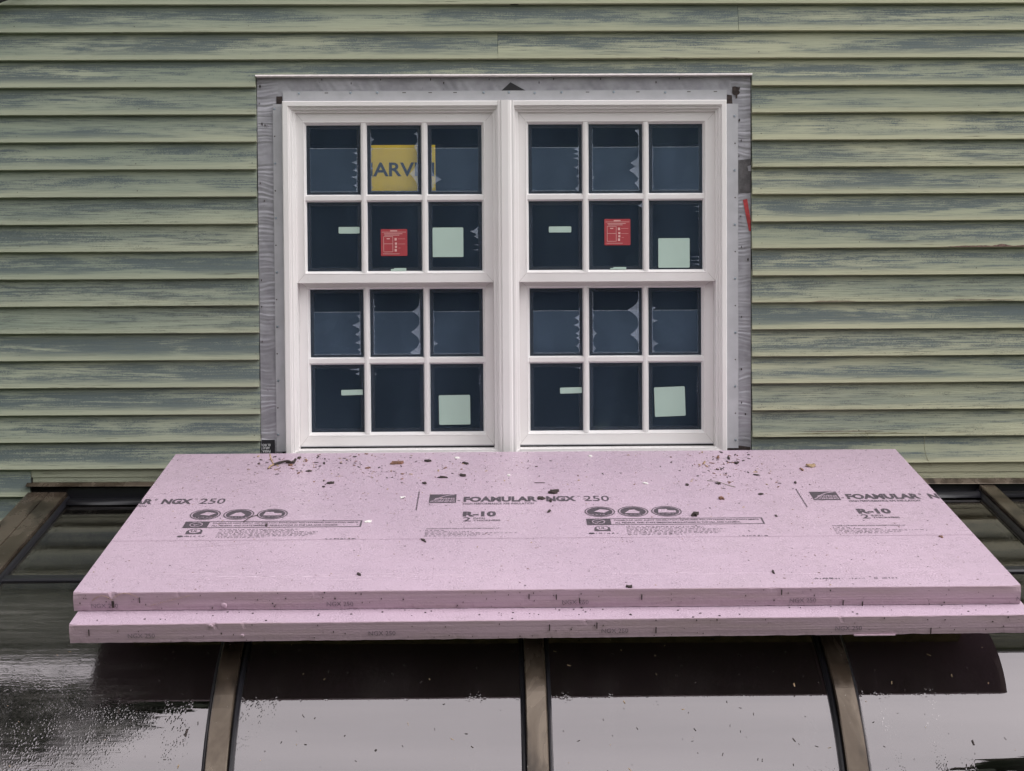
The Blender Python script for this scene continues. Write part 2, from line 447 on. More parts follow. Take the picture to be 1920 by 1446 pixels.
for k in range(18, 46):
    plank(X0, SX0 + (.006 if k == 18 else -.004), k)
    plank(2.53, X1, k)
# ripped closing strips above the sunroom head flashing (slightly out of level)
def lerp(x, a, b): return a + (b - a) * (x + 1.5) / 3.2
def strip(name, x0, x1, zt, zb, y0, y1, mat, parent, n=40):
    mb = MB()
    for i in range(n + 1):
        x = x0 + (x1 - x0) * i / n
        t, b = lerp(x, *zt), lerp(x, *zb)
        mb.v += [(x, y1, t), (x, y0, t), (x, y0 - (.001 if y0 < -.02 else 0), b), (x, y1, b)]
    for i in range(n):
        for j in range(4):
            mb.f.append((4 * i + j, 4 * i + (j + 1) % 4, 4 * i + 4 + (j + 1) % 4, 4 * i + 4 + j)); mb.m.append(0)
    mb.f += [(3, 2, 1, 0), (4 * n, 4 * n + 1, 4 * n + 2, 4 * n + 3)]; mb.m += [0, 0]
    return mb.build(name, mat, parent)
strip('ripped_clapboard', SX0 + .008, 2.52, (-1.55, -1.55), (-1.5985, -1.6045), -.0105, -.001, M['siding'], wall)
strip('trim_strip', SX0 + .012, 2.52, (-1.597, -1.602), (-1.6160, -1.6275), -.0075, -.0005, M['siding'], wall)

# nail heads in the boards
mb = MB()
for k in range(0, 19):
    for bx in (-2.06, -1.65, -1.245, -.858, .872, 1.2134, 1.625, 2.03):
        if k < 3 and abs(bx) < .86: pass
        x = bx + random.uniform(-.008, .008); z = -k * E_ + .020 + random.uniform(-.003, .003); r = random.uniform(.0012, .0021)
        if k == 18 and x > -1.64: continue
        y = -(.0260 - .0222 * .02 / .114) - .0004
        mb.add([(x + r * math.cos(t * 1.047), y, z + r * math.sin(t * 1.047)) for t in range(6)] + [(x, y - .0006, z)], [(i, (i + 1) % 6, 6) for i in range(6)])
tag(mb.build('nail_heads', M['nail'], wall), kind='stuff')

# brown torn edge on the right-hand boards
def splinter_edge(x0, x1, k, h0, hmax, seed, mat):
    rnd = random.Random(seed); mb = MB(); n = int((x1 - x0) / .008)
    for i in range(n + 1):
        x = x0 + (x1 - x0) * i / n; t = i / n
        env = min(1, t * 6) * min(1, (1 - t) * 4 + .4)
        hh = h0 + hmax * env * (.55 + .45 * mnoise.noise(Vector((x * 22, seed, 0)))) * (.8 + .4 * rnd.random())
        y = -(.0260 - .0222 * h0 / .114) - .0012
        mb.v += [(x, y, -k * E_ + h0), (x, y + .0003, -k * E_ + hh)]
    for i in range(n):
        mb.f.append((2 * i, 2 * i + 2, 2 * i + 3, 2 * i + 1)); mb.m.append(0)
    tag(mb.build('split_edge', mat, wall), 'brown splintered wood along a clapboard edge right of the window')
splinter_edge(1.47, 2.3, 9, .0015, .010, 3, M['rawwood'])
splinter_edge(1.05, 1.20, 11, .003, .003, 5, M['rawwood'])
splinter_edge(.96, 1.42, 16, .010, .005, 9, M['stem'])
splinter_edge(1.02, 1.30, 16, .018, .003, 12, M['rawwood'])
splinter_edge(1.5, 1.75, 11, .004, .003, 15, M['rawwood'])

# dry roots dangling from the siding
def tube(name, pts, r, mat, parent=None):
    cu = bpy.data.curves.new(name, 'CURVE'); cu.dimensions = '3D'; cu.bevel_depth = r; cu.bevel_resolution = 1; cu.resolution_u = 6
    s = cu.splines.new('BEZIER'); s.bezier_points.add(len(pts) - 1)
    for b, p in zip(s.bezier_points, pts):
        b.co = p; b.handle_left_type = b.handle_right_type = 'AUTO'
    cu.materials.append(mat)
    tmp = bpy.data.objects.new(name, cu); COL.objects.link(tmp)
    dg = bpy.context.evaluated_depsgraph_get()
    me = bpy.data.meshes.new_from_object(tmp.evaluated_get(dg))
    bpy.data.objects.remove(tmp)
    o = bpy.data.objects.new(name, me); COL.objects.link(o)
    if parent: o.parent = parent
    return o
tag(tube('dry_root', [(1.452, -.017, -1.4575), (1.441, -.026, -1.480), (1.4405, -.024, -1.52), (1.449, -.026, -1.555), (1.466, -.02, -1.582)], .0008, M['stem']),
    'long thin dry root curving down the siding above the foam board corner', 'root')
tag(tube('dry_root', [(1.222, -.017, -1.4555), (1.240, -.024, -1.466), (1.2466, -.024, -1.488)], .0009, M['stem']), 'short dry root hooked out of the lapped siding, leftmost of the roots', 'root')
tag(tube('dry_root', [(1.272, -.017, -1.460), (1.266, -.024, -1.472), (1.272, -.023, -1.490)], .0008, M['stem']), 'short dry root in the middle of the roots right of the window', 'root')
tag(tube('dry_root', [(1.385, -.017, -1.466), (1.383, -.024, -1.48), (1.377, -.022, -1.49)], .0006, M['stem']), 'tiny dry root beside the long dangling root', 'root')
tag(tube('cable', [(-3.35, -.05, -.95), (-2.5, -.06, -.43), (-1.80, -.06, -.045), (-1.70, -.055, .005), (-1.63, -.05, .035), (-1.2, -.05, .30), (-.4, -.06, 1.12)], .009, M['gutterless']), 'black cable crossing the siding at the top left corner', 'cable')

# flashing membrane round the opening
def membrane(x0, x1, z0, z1, across, seed, nu=10, nv=None):
    """crinkled sheet; wrinkles run across the strip"""
    w_, h_ = x1 - x0, z1 - z0
    if across == 'x': nx, nz = 16, int(h_ / .0026)
    else: nx, nz = int(w_ / .004), 14
    mb = MB()
    for i in range(nx + 1):
        for j in range(nz + 1):
            x = x0 + w_ * i / nx; z = z0 + h_ * j / nz
            if across == 'x':
                a = mnoise.noise(Vector((x * 9 + seed, z * 150 + 2.2 * mnoise.noise(Vector((x * 14, z * 9, seed))), 0)))
                lo = mnoise.noise(Vector((x * 5, z * 7, seed + 4)))
            else:
                a = mnoise.noise(Vector((x * 60 + z * 40, z * 8, seed))); lo = mnoise.noise(Vector((x * 5 + 3, z * 6, seed + 4)))
            amp = .0042 * max(0, min(1, .65 + 1.1 * lo))
            if across == 'z': amp *= .9
            mb.v.append((x, -.0025 - amp * (a * .5 + .5), z))
    for i in range(nx):
        for j in range(nz):
            a = i * (nz + 1) + j; mb.f.append((a, a + nz + 1, a + nz + 2, a + 1)); mb.m.append(0)
    return mb.build('flashing_tape', M['tape'], wall, smooth=True)
membrane(-.8405, -.768, -1.5225, -.2435, 'x', 1)
membrane(.778, .8445, -1.5245, -.2435, 'x', 7)
membrane(-.768, .778, -.3315, -.2435, 'z', 3)

def poly(mb, pts, y, th=.0012, mi=0):
    n = len(pts)
    mb.add([(x, y, z) for x, z in pts] + [(x, y + th, z) for x, z in pts],
           [tuple(range(n))] + [(i, n + i, n + (i + 1) % n, (i + 1) % n) for i in range(n)], mi)
def patch(name, pts, y, mat, label, parent=wall):
    mb = MB(); poly(mb, pts, y); return tag(mb.build(name, mat, parent), label)
patch('tape_patch', [(.797, -.529), (.8435, -.524), (.8445, -.639), (.800, -.6405)], -.0062, M['darktape'], 'dark grey tape patch right of the window')
patch('tape_patch', [(.833, -.550), (.8447, -.546), (.8447, -.566), (.836, -.566)], -.0078, M['tape'], 'small silver tab on the dark tape patch')
patch('tape_patch', [(.8175, -.665), (.832, -.661), (.8440, -.735), (.8440, -.772), (.838, -.770)], -.0062, M['redtape'], 'red tape sliver right of the window')
patch('tape_patch', [(-.009, -.2895), (.0225, -.2605), (.075, -.2895)], -.0062, M['blacktape'], 'black triangular patch above the mullion')
patch('membrane_tear', [(.7815, -.2785), (.790, -.277), (.803, -.280), (.8085, -.279), (.8075, -.287), (.8035, -.291), (.808, -.297), (.8045, -.3035), (.799, -.306), (.7985, -.316), (.793, -.3195), (.7935, -.308), (.786, -.306), (.7815, -.2995)], -.0060, M['bark'], 'ragged dark tear at the upper right corner of the opening')
patch('membrane_tear', [(-.775, -.306), (-.755, -.306), (-.755, -.331), (-.775, -.331)], -.0060, M['bark'], 'dark notch by the upper left corner of the window frame')
patch('membrane_tear', [(.756, -.304), (.780, -.307), (.782, -.336), (.758, -.336)], -.0060, M['bark'], 'dark notch by the upper right corner of the window frame')
patch('membrane_corner', [(-.838, -1.4765), (-.7935, -1.4765), (-.7935, -1.523), (-.838, -1.523)], -.0062, M['blacktape'], 'black printed membrane corner at the lower left of the window')
patch('membrane_corner', [(.755, -1.506), (.81, -1.509), (.842, -1.514), (.842, -1.524), (.755, -1.523)], -.0062, M['bark'], 'dark torn membrane corner at the lower right of the window')
rr = random.Random(8)
mb = MB()
for (x, z, s) in ([(.806, -.392 - .0, .006), (-.8245, -.3985, .007), (-.814, -.404, .005), (-.83, -.272, .006), (.804, -.515, .004), (.81, -.72, .004)]
                  + [(.812, z, .0045) for z in (-.462, -.825, -1.065, -1.245, -1.36)] + [(-.833, z, .004) for z in (-.33, -.60, -.93, -1.02, -1.14)]
                  + [(x, -.262, .0045) for x in (-.52, -.205, .12, .52)] + [(x, -.250, .004) for x in (-.62, -.42, -.25, -.05, .17, .33, .6)]
                  + [(.835, -.868, .006), (-.82, -.66, .004), (.80, -1.03, .004), (.825, -1.40, .005)]):
    pts = [(x + s * .55 * math.cos(t) * rr.uniform(.5, 1), z + s * 1.2 * math.sin(t) * rr.uniform(.5, 1)) for t in [i * 1.047 for i in range(6)]]
    poly(mb, pts, -.0066, .002)
tag(mb.build('staple_marks', M['bark'], wall), kind='stuff')

# drip cap
mb = MB(); n = 60
for i in range(n + 1):
    x = -.8425 + 1.689 * i / n; d = .0006 * mnoise.noise(Vector((x * 9, 1, 1)))
    mb.v += [(x, .0015, -.2352), (x, -.028 + d, -.2362 + d), (x, -.0295 + d, -.2412 + d), (x, .0015, -.2425)]
for i in range(n):
    for j in range(4): mb.f.append((4 * i + j, 4 * i + (j + 1) % 4, 4 * i + 4 + (j + 1) % 4, 4 * i + 4 + j)); mb.m.append(0)
mb.f += [(3, 2, 1, 0), (4 * n, 4 * n + 1, 4 * n + 2, 4 * n + 3)]; mb.m += [0, 0]
mb.build('drip_cap', M['cap'], wall)

# ------------------------------------------------------------------ text
def text_mesh(s, x0, x1, y0, y1, bold=.0, condensed=True):
    cu = bpy.data.curves.new('lettering', 'FONT'); cu.body = s; cu.size = 1; cu.offset = bold; cu.resolution_u = 3
    tmp = bpy.data.objects.new('lettering', cu); COL.objects.link(tmp)
    dg = bpy.context.evaluated_depsgraph_get()
    me = bpy.data.meshes.new_from_object(tmp.evaluated_get(dg))
    bpy.data.objects.remove(tmp)
    xs = [v.co.x for v in me.vertices]; ys = [v.co.y for v in me.vertices]
    ax, bx, ay, by = min(xs), max(xs), min(ys), max(ys)
    for v in me.vertices:
        v.co.x = x0 + (v.co.x - ax) / (bx - ax) * (x1 - x0)
        v.co.y = y0 + (v.co.y - ay) / (by - ay) * (y1 - y0)
        v.co.z = 0
    me.materials.clear()
    return me

def text_xz(name, s, x0, x1, z0, z1, y, mat, parent, bold=0, flip=False):
    me = text_mesh(s, x0, x1, z0, z1, bold)
    cx, cz = (x0 + x1) / 2, (z0 + z1) / 2
    for v in me.vertices:
        x, z = v.co.x, v.co.y
        if flip: x, z = 2 * cx - x, 2 * cz - z
        v.co = (x, y, z)
    return link(name, me, parent, [mat])
text_xz('membrane_print', 'PARA', -.836, -.809, -1.520, -1.511, -.0068, M['white'], wall, .02, True)
text_xz('membrane_print', 'APLIC', -.836, -.811, -1.508, -1.500, -.0068, M['white'], wall, .02, True)
text_xz('membrane_print', 'EL RO', -.836, -.809, -1.498, -1.490, -.0068, M['white'], wall, .02, True)

# ------------------------------------------------------------------ twin window
win = empty('twin_window', (0, 0, -1.53))
tag(win, 'new white twin double-hung window still wearing its factory labels and film', 'window')
WP = Vector((0, 0, 1.53))
def wpart(mb, name, mats, parent=None, smooth=False, label=None):
    """coordinates are written in wall space; the window empty sits at its base"""
    par = parent or win
    if par is win: mb.v = [(x, y, z + 1.53) for x, y, z in mb.v]
    elif par is not None: mb.v = [(x, y, z + 1.53) for x, y, z in mb.v]
    o = mb.build(name, mats, par, smooth)
    if label: o['label'] = label
    return o

def ring(mb, outer, inner, prof, mi=0):
    """mitred frame: profile (t, y) from the outer rectangle (t=0) to the inner one (t=1); rect = x0,x1,z0,z1"""
    L = []
    for t, y in prof:
        r = [o + (i - o) * t for o, i in zip(outer, inner)]
        L.append([(r[0], y, r[2]), (r[1], y, r[2]), (r[1], y, r[3]), (r[0], y, r[3])])
    b = len(mb.v)
    for l in L: mb.v += l
    for i in range(len(L) - 1):
        for c in range(4):
            d = (c + 1) % 4
            mb.f.append((b + 4 * i + c, b + 4 * i + d, b + 4 * i + 4 + d, b + 4 * i + 4 + c)); mb.m.append(mi)

# nail flanges
mb = MB(); mb.box(-.7515, .7615, -.0115, -.0085, -.330, -.2897); wpart(mb, 'nail_flange', M['flange'])
mb = MB(); mb.box(-.7865, -.749, -.0115, -.0085, -1.5168, -.333); wpart(mb, 'nail_flange', M['flange'])
mb = MB(); mb.box(.752, .8, -.0115, -.0085, -1.5168, -.337); wpart(mb, 'nail_flange', M['flange'])
mb = MB(); mh = MB()
def head(mb, x, z, r, y=-.0115, h=.003):
    mb.add([(x + r * math.cos(t * .785), y, z + r * math.sin(t * .785)) for t in range(8)] + [(x + .6 * r * math.cos(t * .785), y - h, z + .6 * r * math.sin(t * .785)) for t in range(8)],
           [(i, (i + 1) % 8, 8 + (i + 1) % 8, 8 + i) for i in range(8)] + [tuple(range(8, 16))])
rr = random.Random(3)
for i in range(17):
    x = -.694 + i * .0886 + rr.uniform(-.006, .006)
    (head(mb, x, -.297 + rr.uniform(-.001, .002), .0042) if rr.random() < .62 else mh.box(x - .006, x + .006, -.0119, -.0114, -.297, -.2945))
for i in range(13):
    z = -.349 - i * .0925
    (head(mb, -.780 + rr.uniform(-.002, .001), z, .0042) if i % 2 == 0 else head(mh, -.781, z, .0026, h=.0005))
    (head(mb, .7885 + rr.uniform(-.002, .002), z - .03, .0042) if i % 2 == 0 else head(mh, .790, z - .03, .0026, h=.0005))
tag(wpart(mb, 'flange_screws', M['screw']), kind='stuff'); tag(wpart(mh, 'flange_slots', M['nail']), kind='stuff')

U = {
 'L': dict(outer=(-.752, .0017, -1.530, -.327), inner=(-.7105, -.0398, -1.511, -.3625)),
 'R': dict(outer=(.0073, .757, -1.530, -.327), inner=(.0478, .7215, -1.511, -.3625)),
}
CPROF = [(0, -.004), (0, -.034), (.07, -.036), (.45, -.036), (.47, -.031), (.56, -.031), (.58, -.026), (.74, -.0255), (.76, -.016), (.98, -.014), (1, -.012), (1, .10)]
for u in U.values():
    mb = MB(); ring(mb, u['outer'], u['inner'], CPROF); wpart(mb, 'brickmould_frame', M['trim'])
# mullion cover with two soft beads
mb = MB(); z0, z1 = -1.530, -.3262
pr = [(-.0240, -.02), (-.0232, -.037), (-.018, -.0385), (-.0165, -.036), (-.012, -.0365), (-.010, -.041), (.012, -.042), (.020, -.040), (.024, -.0365), (.031, -.0370), (.0335, -.036), (.0335, -.02)]
for x, y in pr: mb.v += [(x, y, z0), (x, y, z1)]
for i in range(len(pr) - 1): mb.f.append((2 * i, 2 * i + 2, 2 * i + 3, 2 * i + 1)); mb.m.append(0)
mb.f.append(tuple(2 * i + 1 for i in range(len(pr)))); mb.m.append(0)
wpart(mb, 'mullion_cover', M['trim'])
# sills and weather strips below the lower sashes
for x0, x1 in ((-.7095, -.0408), (.0488, .7205)):
    mb = MB()
    mb.add([(x0, -.0355, -1.5275), (x1, -.0355, -1.5275), (x1, -.0345, -1.5135), (x0, -.0345, -1.5135), (x0, .09, -1.5085), (x1, .09, -1.5085)], [(0, 1, 2, 3), (3, 2, 5, 4)])
    wpart(mb, 'sill', M['trim'])
    mb = MB(); mb.box(x0, x1, .036, .05, -1.5115, -1.5025); wpart(mb, 'weather_strip', M['black'])
    mb = MB(); mb.box(x0, x1, .033, .0355, -1.5045, -1.5015); wpart(mb, 'bottom_seal', M['flange'])

def label_box(mb, x0, x1, z0, z1, y, th=.0006, ang=0, mi=0, r=.003):
    cx, cz = (x0 + x1) / 2, (z0 + z1) / 2; hw, hh = (x1 - x0) / 2, (z1 - z0) / 2
    pts = []
    for sx, sz, a0 in ((1, 1, 0), (-1, 1, 90), (-1, -1, 180), (1, -1, 270)):
        for q in (0, 45, 90):
            a = R_(a0 + q); px, pz = sx * (hw - r) + r * math.cos(a), sz * (hh - r) + r * math.sin(a)
            pts.append((cx + px * math.cos(ang) - pz * math.sin(ang), cz + px * math.sin(ang) + pz * math.cos(ang)))
    poly(mb, pts[::-1], y - th, th, mi)

def ragged(mb, xe, d, za, zb, spikes, y, base=.003, mi=1, seed=0, n=90):
    """crinkled film along a vertical edge xe; d=+1/-1 is the side it reaches to; spikes = (fraction of height, length, half width)"""
    b = len(mb.v)
    for i in range(n + 1):
        t = i / n; z = za + (zb - za) * t
        l = base * (.4 + .9 * abs(mnoise.noise(Vector((z * 70, seed, 0)))))
        for zc, ln, hw in spikes:
            q = max(0, 1 - abs(t - zc) / hw); l = max(l, 1.2 * ln * q ** 2.8)
        mb.v += [(xe, y, z), (xe + d * l, y - .0012 - .10 * l, z)]
    for i in range(n):
        mb.f.append((b + 2 * i, b + 2 * i + 2, b + 2 * i + 3, b + 2 * i + 1)); mb.m.append(mi)

def rsp(seed, n, lo, hi, w=.05):
    r = random.Random(seed)
    return [((i + .5) / n + r.uniform(-.25, .25) / n, r.uniform(lo, hi), w * r.uniform(.7, 1.5)) for i in range(n)]

def sash(outer, glass, yface, spec):
    """spec: films per top pane {col: (left spikes, right spikes)}, labels"""
    sx0, sx1, sz0, sz1 = outer; gx0, gx1, gz0, gz1 = glass
    rail = MB()
    ring(rail, outer, glass, [(0, yface + .04), (0, yface), (.72, yface), (.76, yface - .0012), (.82, yface), (1, yface + .0115), (1, yface + .03)])
    s = wpart(rail, 'sash', M['trim'])
    mj = MB(); fx = (gx0 - sx0) * .70; fz0 = (gz0 - sz0) * .70; fz1 = (sz1 - gz1) * .70
    for ax, az, bx_, bz in ((sx0, sz0, sx0 + fx, sz0 + fz0), (sx1, sz0, sx1 - fx, sz0 + fz0), (sx0, sz1, sx0 + fx, sz1 - fz1), (sx1, sz1, sx1 - fx, sz1 - fz1)):
        d_ = Vector((-(bz - az), bx_ - ax)).normalized() * .0005; yj = yface - .0004
        mj.add([(ax - d_.x, yj, az - d_.y), (bx_ - d_.x, yj, bz - d_.y), (bx_ + d_.x, yj, bz + d_.y), (ax + d_.x, yj, az + d_.y)], [(0, 1, 2, 3)])
    tag(wpart(mj, 'mitre_joints', M['joint'], s), kind='stuff')
    yg = yface + .012
    mv, mhh = .0235, .0265
    pw = (gx1 - gx0 - 2 * mv) / 3; ph = (gz1 - gz0 - mhh) / 2
    cols = [(gx0 + i * (pw + mv), gx0 + i * (pw + mv) + pw) for i in range(3)]
    rows = [(gz1 - ph, gz1), (gz0, gz0 + ph)]
    for i in (0, 1):
        xa, xb = cols[i][1], cols[i + 1][0]; xm = (xa + xb) / 2
        mb = MB(); pts = [(xa, yg + .002), (xa + .0045, yface + .001), (xm, yface - .0005), (xb - .0045, yface + .001), (xb, yg + .002)]
        for x, y in pts: mb.v += [(x, y, gz0 - .006), (x, y, gz1 + .006)]
        for j in range(4): mb.f.append((2 * j, 2 * j + 2, 2 * j + 3, 2 * j + 1)); mb.m.append(0)
        mb.f += [tuple(2 * j + 1 for j in range(5)), tuple(2 * j for j in range(4, -1, -1))]; mb.m += [0, 0]
        wpart(mb, 'muntin', M['trim'], s)
    za, zb = rows[1][1], rows[0][0]
    for c in range(3):
        mb = MB(); pts = [(za, yg + .002), (za + .006, yface + .002), (zb - .006, yface + .002), (zb, yg + .002)]
        xa, xb = cols[c][0] - (.005 if c else .006), cols[c][1] + (.005 if c < 2 else .006)
        for z, y in pts: mb.v += [(xa, y, z), (xb, y, z)]
        for j in range(3): mb.f.append((2 * j, 2 * j + 1, 2 * j + 3, 2 * j + 2)); mb.m.append(0)
        wpart(mb, 'muntin', M['trim'], s)
    sp = MB()
    for ri, (z0, z1) in enumerate(rows):
        for ci, (x0, x1) in enumerate(cols):
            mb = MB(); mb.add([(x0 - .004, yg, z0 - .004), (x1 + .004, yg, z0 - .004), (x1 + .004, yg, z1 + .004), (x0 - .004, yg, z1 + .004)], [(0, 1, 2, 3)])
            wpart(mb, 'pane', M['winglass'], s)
            b = .0125
            ring(sp, (x0 - .004, x1 + .004, z0 - .004, z1 + .004), (x0 + b, x1 - b, z0 + b, z1 - b), [(0, yg + .004), (1, yg + .004), (1, yg + .016)])
    wpart(sp, 'glass_spacer', M['black'], s)
    z0, z1 = rows[0]; ft = z0 + (z1 - z0) * .665; fb = z0 + .0085
    for ci, (x0, x1) in enumerate(cols):
        fl, frt, extra = spec['film'][ci]
        mb = MB(); xa, xb = x0 + .0115, x1 - .0105; y = yg - .0012
        mb.add([(xa, y, fb), (xb, y, fb), (xb, y, ft), (xa, y, ft)], [(0, 1, 2, 3)], 0)
        mb.add([(xa, y - .0004, ft - .0008), (xb, y - .0004, ft - .0008), (xb, y - .0004, ft + .0010), (xa, y - .0004, ft + .0010)], [(0, 1, 2, 3)], 2)
        mb.add([(xa, y - .0004, fb), (xb, y - .0004, fb), (xb, y - .0004, fb + .0011), (xa, y - .0004, fb + .0011)], [(0, 1, 2, 3)], 2)
        zt = ft + (extra or 0)
        if fl: ragged(mb, xa, 1, fb, zt, fl, y - .0006, seed=ci + x0)
        if frt: ragged(mb, xb, -1, fb, zt, frt, y - .0006, seed=ci + 5 + x0)
        wpart(mb, 'protective_film', [M['film'], M['curl'], M['filmedge']], s)
    for kind, a in spec['labels']:
        x0, x1, z0_, z1_, ang = a; yl = yg - .0006
        if kind == 'strip':
            mb = MB(); label_box(mb, x0, x1, z0_, z1_, yl, ang=ang, r=.002); wpart(mb, 'strip_label', M['label'], s, label='small pale green strip label on the glass')
        elif kind == 'square':
            mb = MB(); label_box(mb, x0, x1, z0_, z1_, yl, ang=ang); wpart(mb, 'square_label', M['label'], s, label='blank pale green square label on the glass')
        elif kind == 'lock':
            mb = MB(); label_box(mb, x0, x1, z0_, z1_ - .003, yg + .001, th=.004, r=.001); label_box(mb, x0 + (x1 - x0) * .2, x1, z1_ - .003, z1_, yg + .002, th=.004, r=.001)
            wpart(mb, 'sash_lock', M['label'], s)
        elif kind == 'red':
            mb = MB(); label_box(mb, x0, x1, z0_, z1_, yl, r=.002)
            W_, H_ = x1 - x0, z1_ - z0_
            q = lambda a, b, c, d: poly(mb, [(x0 + W_ * a, z1_ - H_ * c), (x0 + W_ * a, z1_ - H_ * d), (x0 + W_ * b, z1_ - H_ * d), (x0 + W_ * b, z1_ - H_ * c)][::1], yl - .0010, .0003, 1)
            q(.36, .62, .045, .085); q(.04, .96, .105, .12)
            q(.12, .82, .165, .185); q(.14, .70, .215, .235)
            for a in ((.10, .46, .27, .285), (.10, .46, .54, .555), (.10, .46, .84, .855), (.10, .115, .27, .85), (.445, .46, .27, .85)): q(*a)
            q(.22, .34, .34, .375); q(.64, .92, .36, .37); q(.64, .92, .55, .56); q(.08, .70, .915, .93)
            for a, b, c in ((.52, .33, .12), (.53, .5, .1), (.53, .62, .1), (.52, .74, .12)): q(a, a + .08, b, b + c * .8)
            q(.66, .74, .70, .71)
            o = wpart(mb, 'red_label', [M['red'], M['redlite']], s, label='small red printed instruction label on the glass')
    for cv in spec.get('wisps', []):
        mb = MB(); ragged(mb, cv[0], cv[1], cv[2], cv[3], cv[4], yg - .0014, base=.0005, mi=0, n=60); wpart(mb, 'film_curl', M['curl'], s)
    return s

z = None
rL = rsp(1, 6, .008, .018); rR = rsp(2, 7, .010, .019, .06)
specUL = dict(film=[(None, [(.9, .012, .07), (.68, .018, .09), (.5, .014, .08), (.34, .02, .07), (.15, .012, .1)], 0),
                    (rsp(11, 6, .004, .012, .06), [(.97, .012, .06), (.30, .024, .35), (.75, .012, .2)], .055),
                    ([(.28, .03, .3), (.12, .01, .1)], None, 0)],
              labels=[('strip', (-.5692, -.4975, -.7715, -.7492, 0)), ('red', (-.4251, -.3346, -.849, -.7573, 0)), ('square', (-.2478, -.1425, -.8537, -.7527, 0)), ('lock', (-.3916, -.3387, -.9008, -.8906, 0))],
              wisps=[(-.092, -1, -.80, -.752, [(.7, .022, .5), (.35, .012, .3)]), (-.092, -1, -.84, -.805, [(.3, .018, .12), (.8, .012, .1)])])
specUR = dict(film=[(None, [(.92, .014, .1), (.82, .018, .05), (.72, .018, .06), (.52, .016, .08), (.32, .01, .08), (.05, .012, .14)], .006),
                    (rsp(21, 9, .002, .006, .04) + [(.22, .008, .09)], [(.33, .030, .24), (.45, .026, .2), (.98, .014, .14), (1.12, .01, .06), (.12, .014, .16)], .06),
                    (rsp(23, 7, .003, .008, .04), None, .004)],
              labels=[('strip', (.1513, .2282, -.7715, -.7511, 0)), ('red', (.3422, .4318, -.8165, -.7264, 0)), ('square', (.5275, .6357, -.8945, -.7932, 0)), ('lock', (.3617, .4168, -.8995, -.8912, 0))],
              wisps=[(.668, -1, -.73, -.68, [(.9, .018, .09), (.55, .014, .09), (.1, .006, .08)]), (.668, -1, -.89, -.84, [(.15, .028, .07), (.4, .03, .06), (.65, .03, .06)]), (.472, -1, -.70, -.668, [(.6, .012, .5)])])
specLL = dict(film=[(None, [(.69, .023, .18), (.9, .010, .1), (.48, .016, .14), (.28, .016, .1), (.12, .01, .08)], 0),
                    (rsp(31, 11, .004, .009, .05), [(.77, .022, .22), (.40, .027, .26), (.03, .030, .3)], .045),
                    ([(.25, .014, .14), (.8, .004, .3)], None, 0)],
              labels=[('strip', (-.5692, -.4952, -1.3270, -1.3085, .02)), ('square', (-.2318, -.1234, -1.432, -1.3293, .008))],
              wisps=[(-.507, -1, -1.262, -1.232, [(.3, .012, .3), (.8, .03, .2)]), (-.088, -1, -1.30, -1.26, [(.3, .008, .12), (.6, .008, .12), (.9, .006, .1)]), (-.452, 1, -1.262, -1.240, [(.3, .006, .4)])])
specLR = dict(film=[(None, [(.78, .016, .12), (.62, .018, .1), (.44, .013, .1), (.34, .012, .08), (.16, .013, .12)], .01),
                    ([(.62, .006, .06), (.32, .013, .16), (.08, .010, .14)] + rsp(41, 6, .002, .004, .03), [(.70, .034, .26), (.30, .026, .24), (1.14, .010, .07)], .065),
                    ([(.70, .018, .09), (.98, .014, .08), (.2, .018, .18), (.04, .010, .12)], None, .012)],
              labels=[('strip', (.1888, .2645, -1.3262, -1.3055, .022)), ('square', (.517, .624, -1.4085, -1.306, .034))],
              wisps=[(.668, -1, -1.33, -1.28, [(.2, .008, .1), (.5, .009, .1), (.75, .007, .1)]), (.26, -1, -1.245, -1.233, [(.6, .02, .4)])])
sash((-.7105, -.0398, -.9405, -.3625), (-.6765, -.0778, -.9005, -.4030), -.004, specUL)
sash((.0478, .7215, -.9405, -.3625), (.0822, .6800, -.9002, -.4022), -.004, specUR)
sash((-.7100, -.0402, -1.5020, -.935), (-.6735, -.0775, -1.4555, -.9615), .034, specLL)
sash((.0482, .7210, -1.5020, -.935), (.0850, .6805, -1.4555, -.9615), .034, specLR)

# yellow sheet standing behind the upper left glass
ys = MB(); ys.add([(-.5030, .028, -.636), (-.2368, .0262, -.636), (-.2368, .0262, -.468), (-.470, .0262, -.468), (-.4780, .0262, -.590), (-.5030, .027, -.600),
                   (-.5030, .0295, -.636), (-.2368, .0277, -.636), (-.2368, .0277, -.468), (-.470, .0277, -.468), (-.4780, .0277, -.590), (-.5030, .0285, -.600)],
                  [(0, 1, 2, 3, 4, 5), (11, 10, 9, 8, 7, 6)])
ye = ys.build('yellow_sign', M['yellow']); tag(ye, 'yellow paper sign with dark lettering taped behind the upper left window glass', 'sign')
text_xz('sign_lettering', 'MARVIN', -.5020, -.2405, -.5755, -.5275, .0256, M['navy'], ye, .022)

# dim room behind the glass
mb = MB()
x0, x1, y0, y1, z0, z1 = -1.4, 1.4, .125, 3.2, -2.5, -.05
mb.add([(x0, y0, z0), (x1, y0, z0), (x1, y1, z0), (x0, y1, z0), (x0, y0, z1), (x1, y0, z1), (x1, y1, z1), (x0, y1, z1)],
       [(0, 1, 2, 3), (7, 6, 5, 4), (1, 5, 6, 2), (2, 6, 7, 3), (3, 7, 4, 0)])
tag(mb.build('room_interior', M['room']), kind='structure')

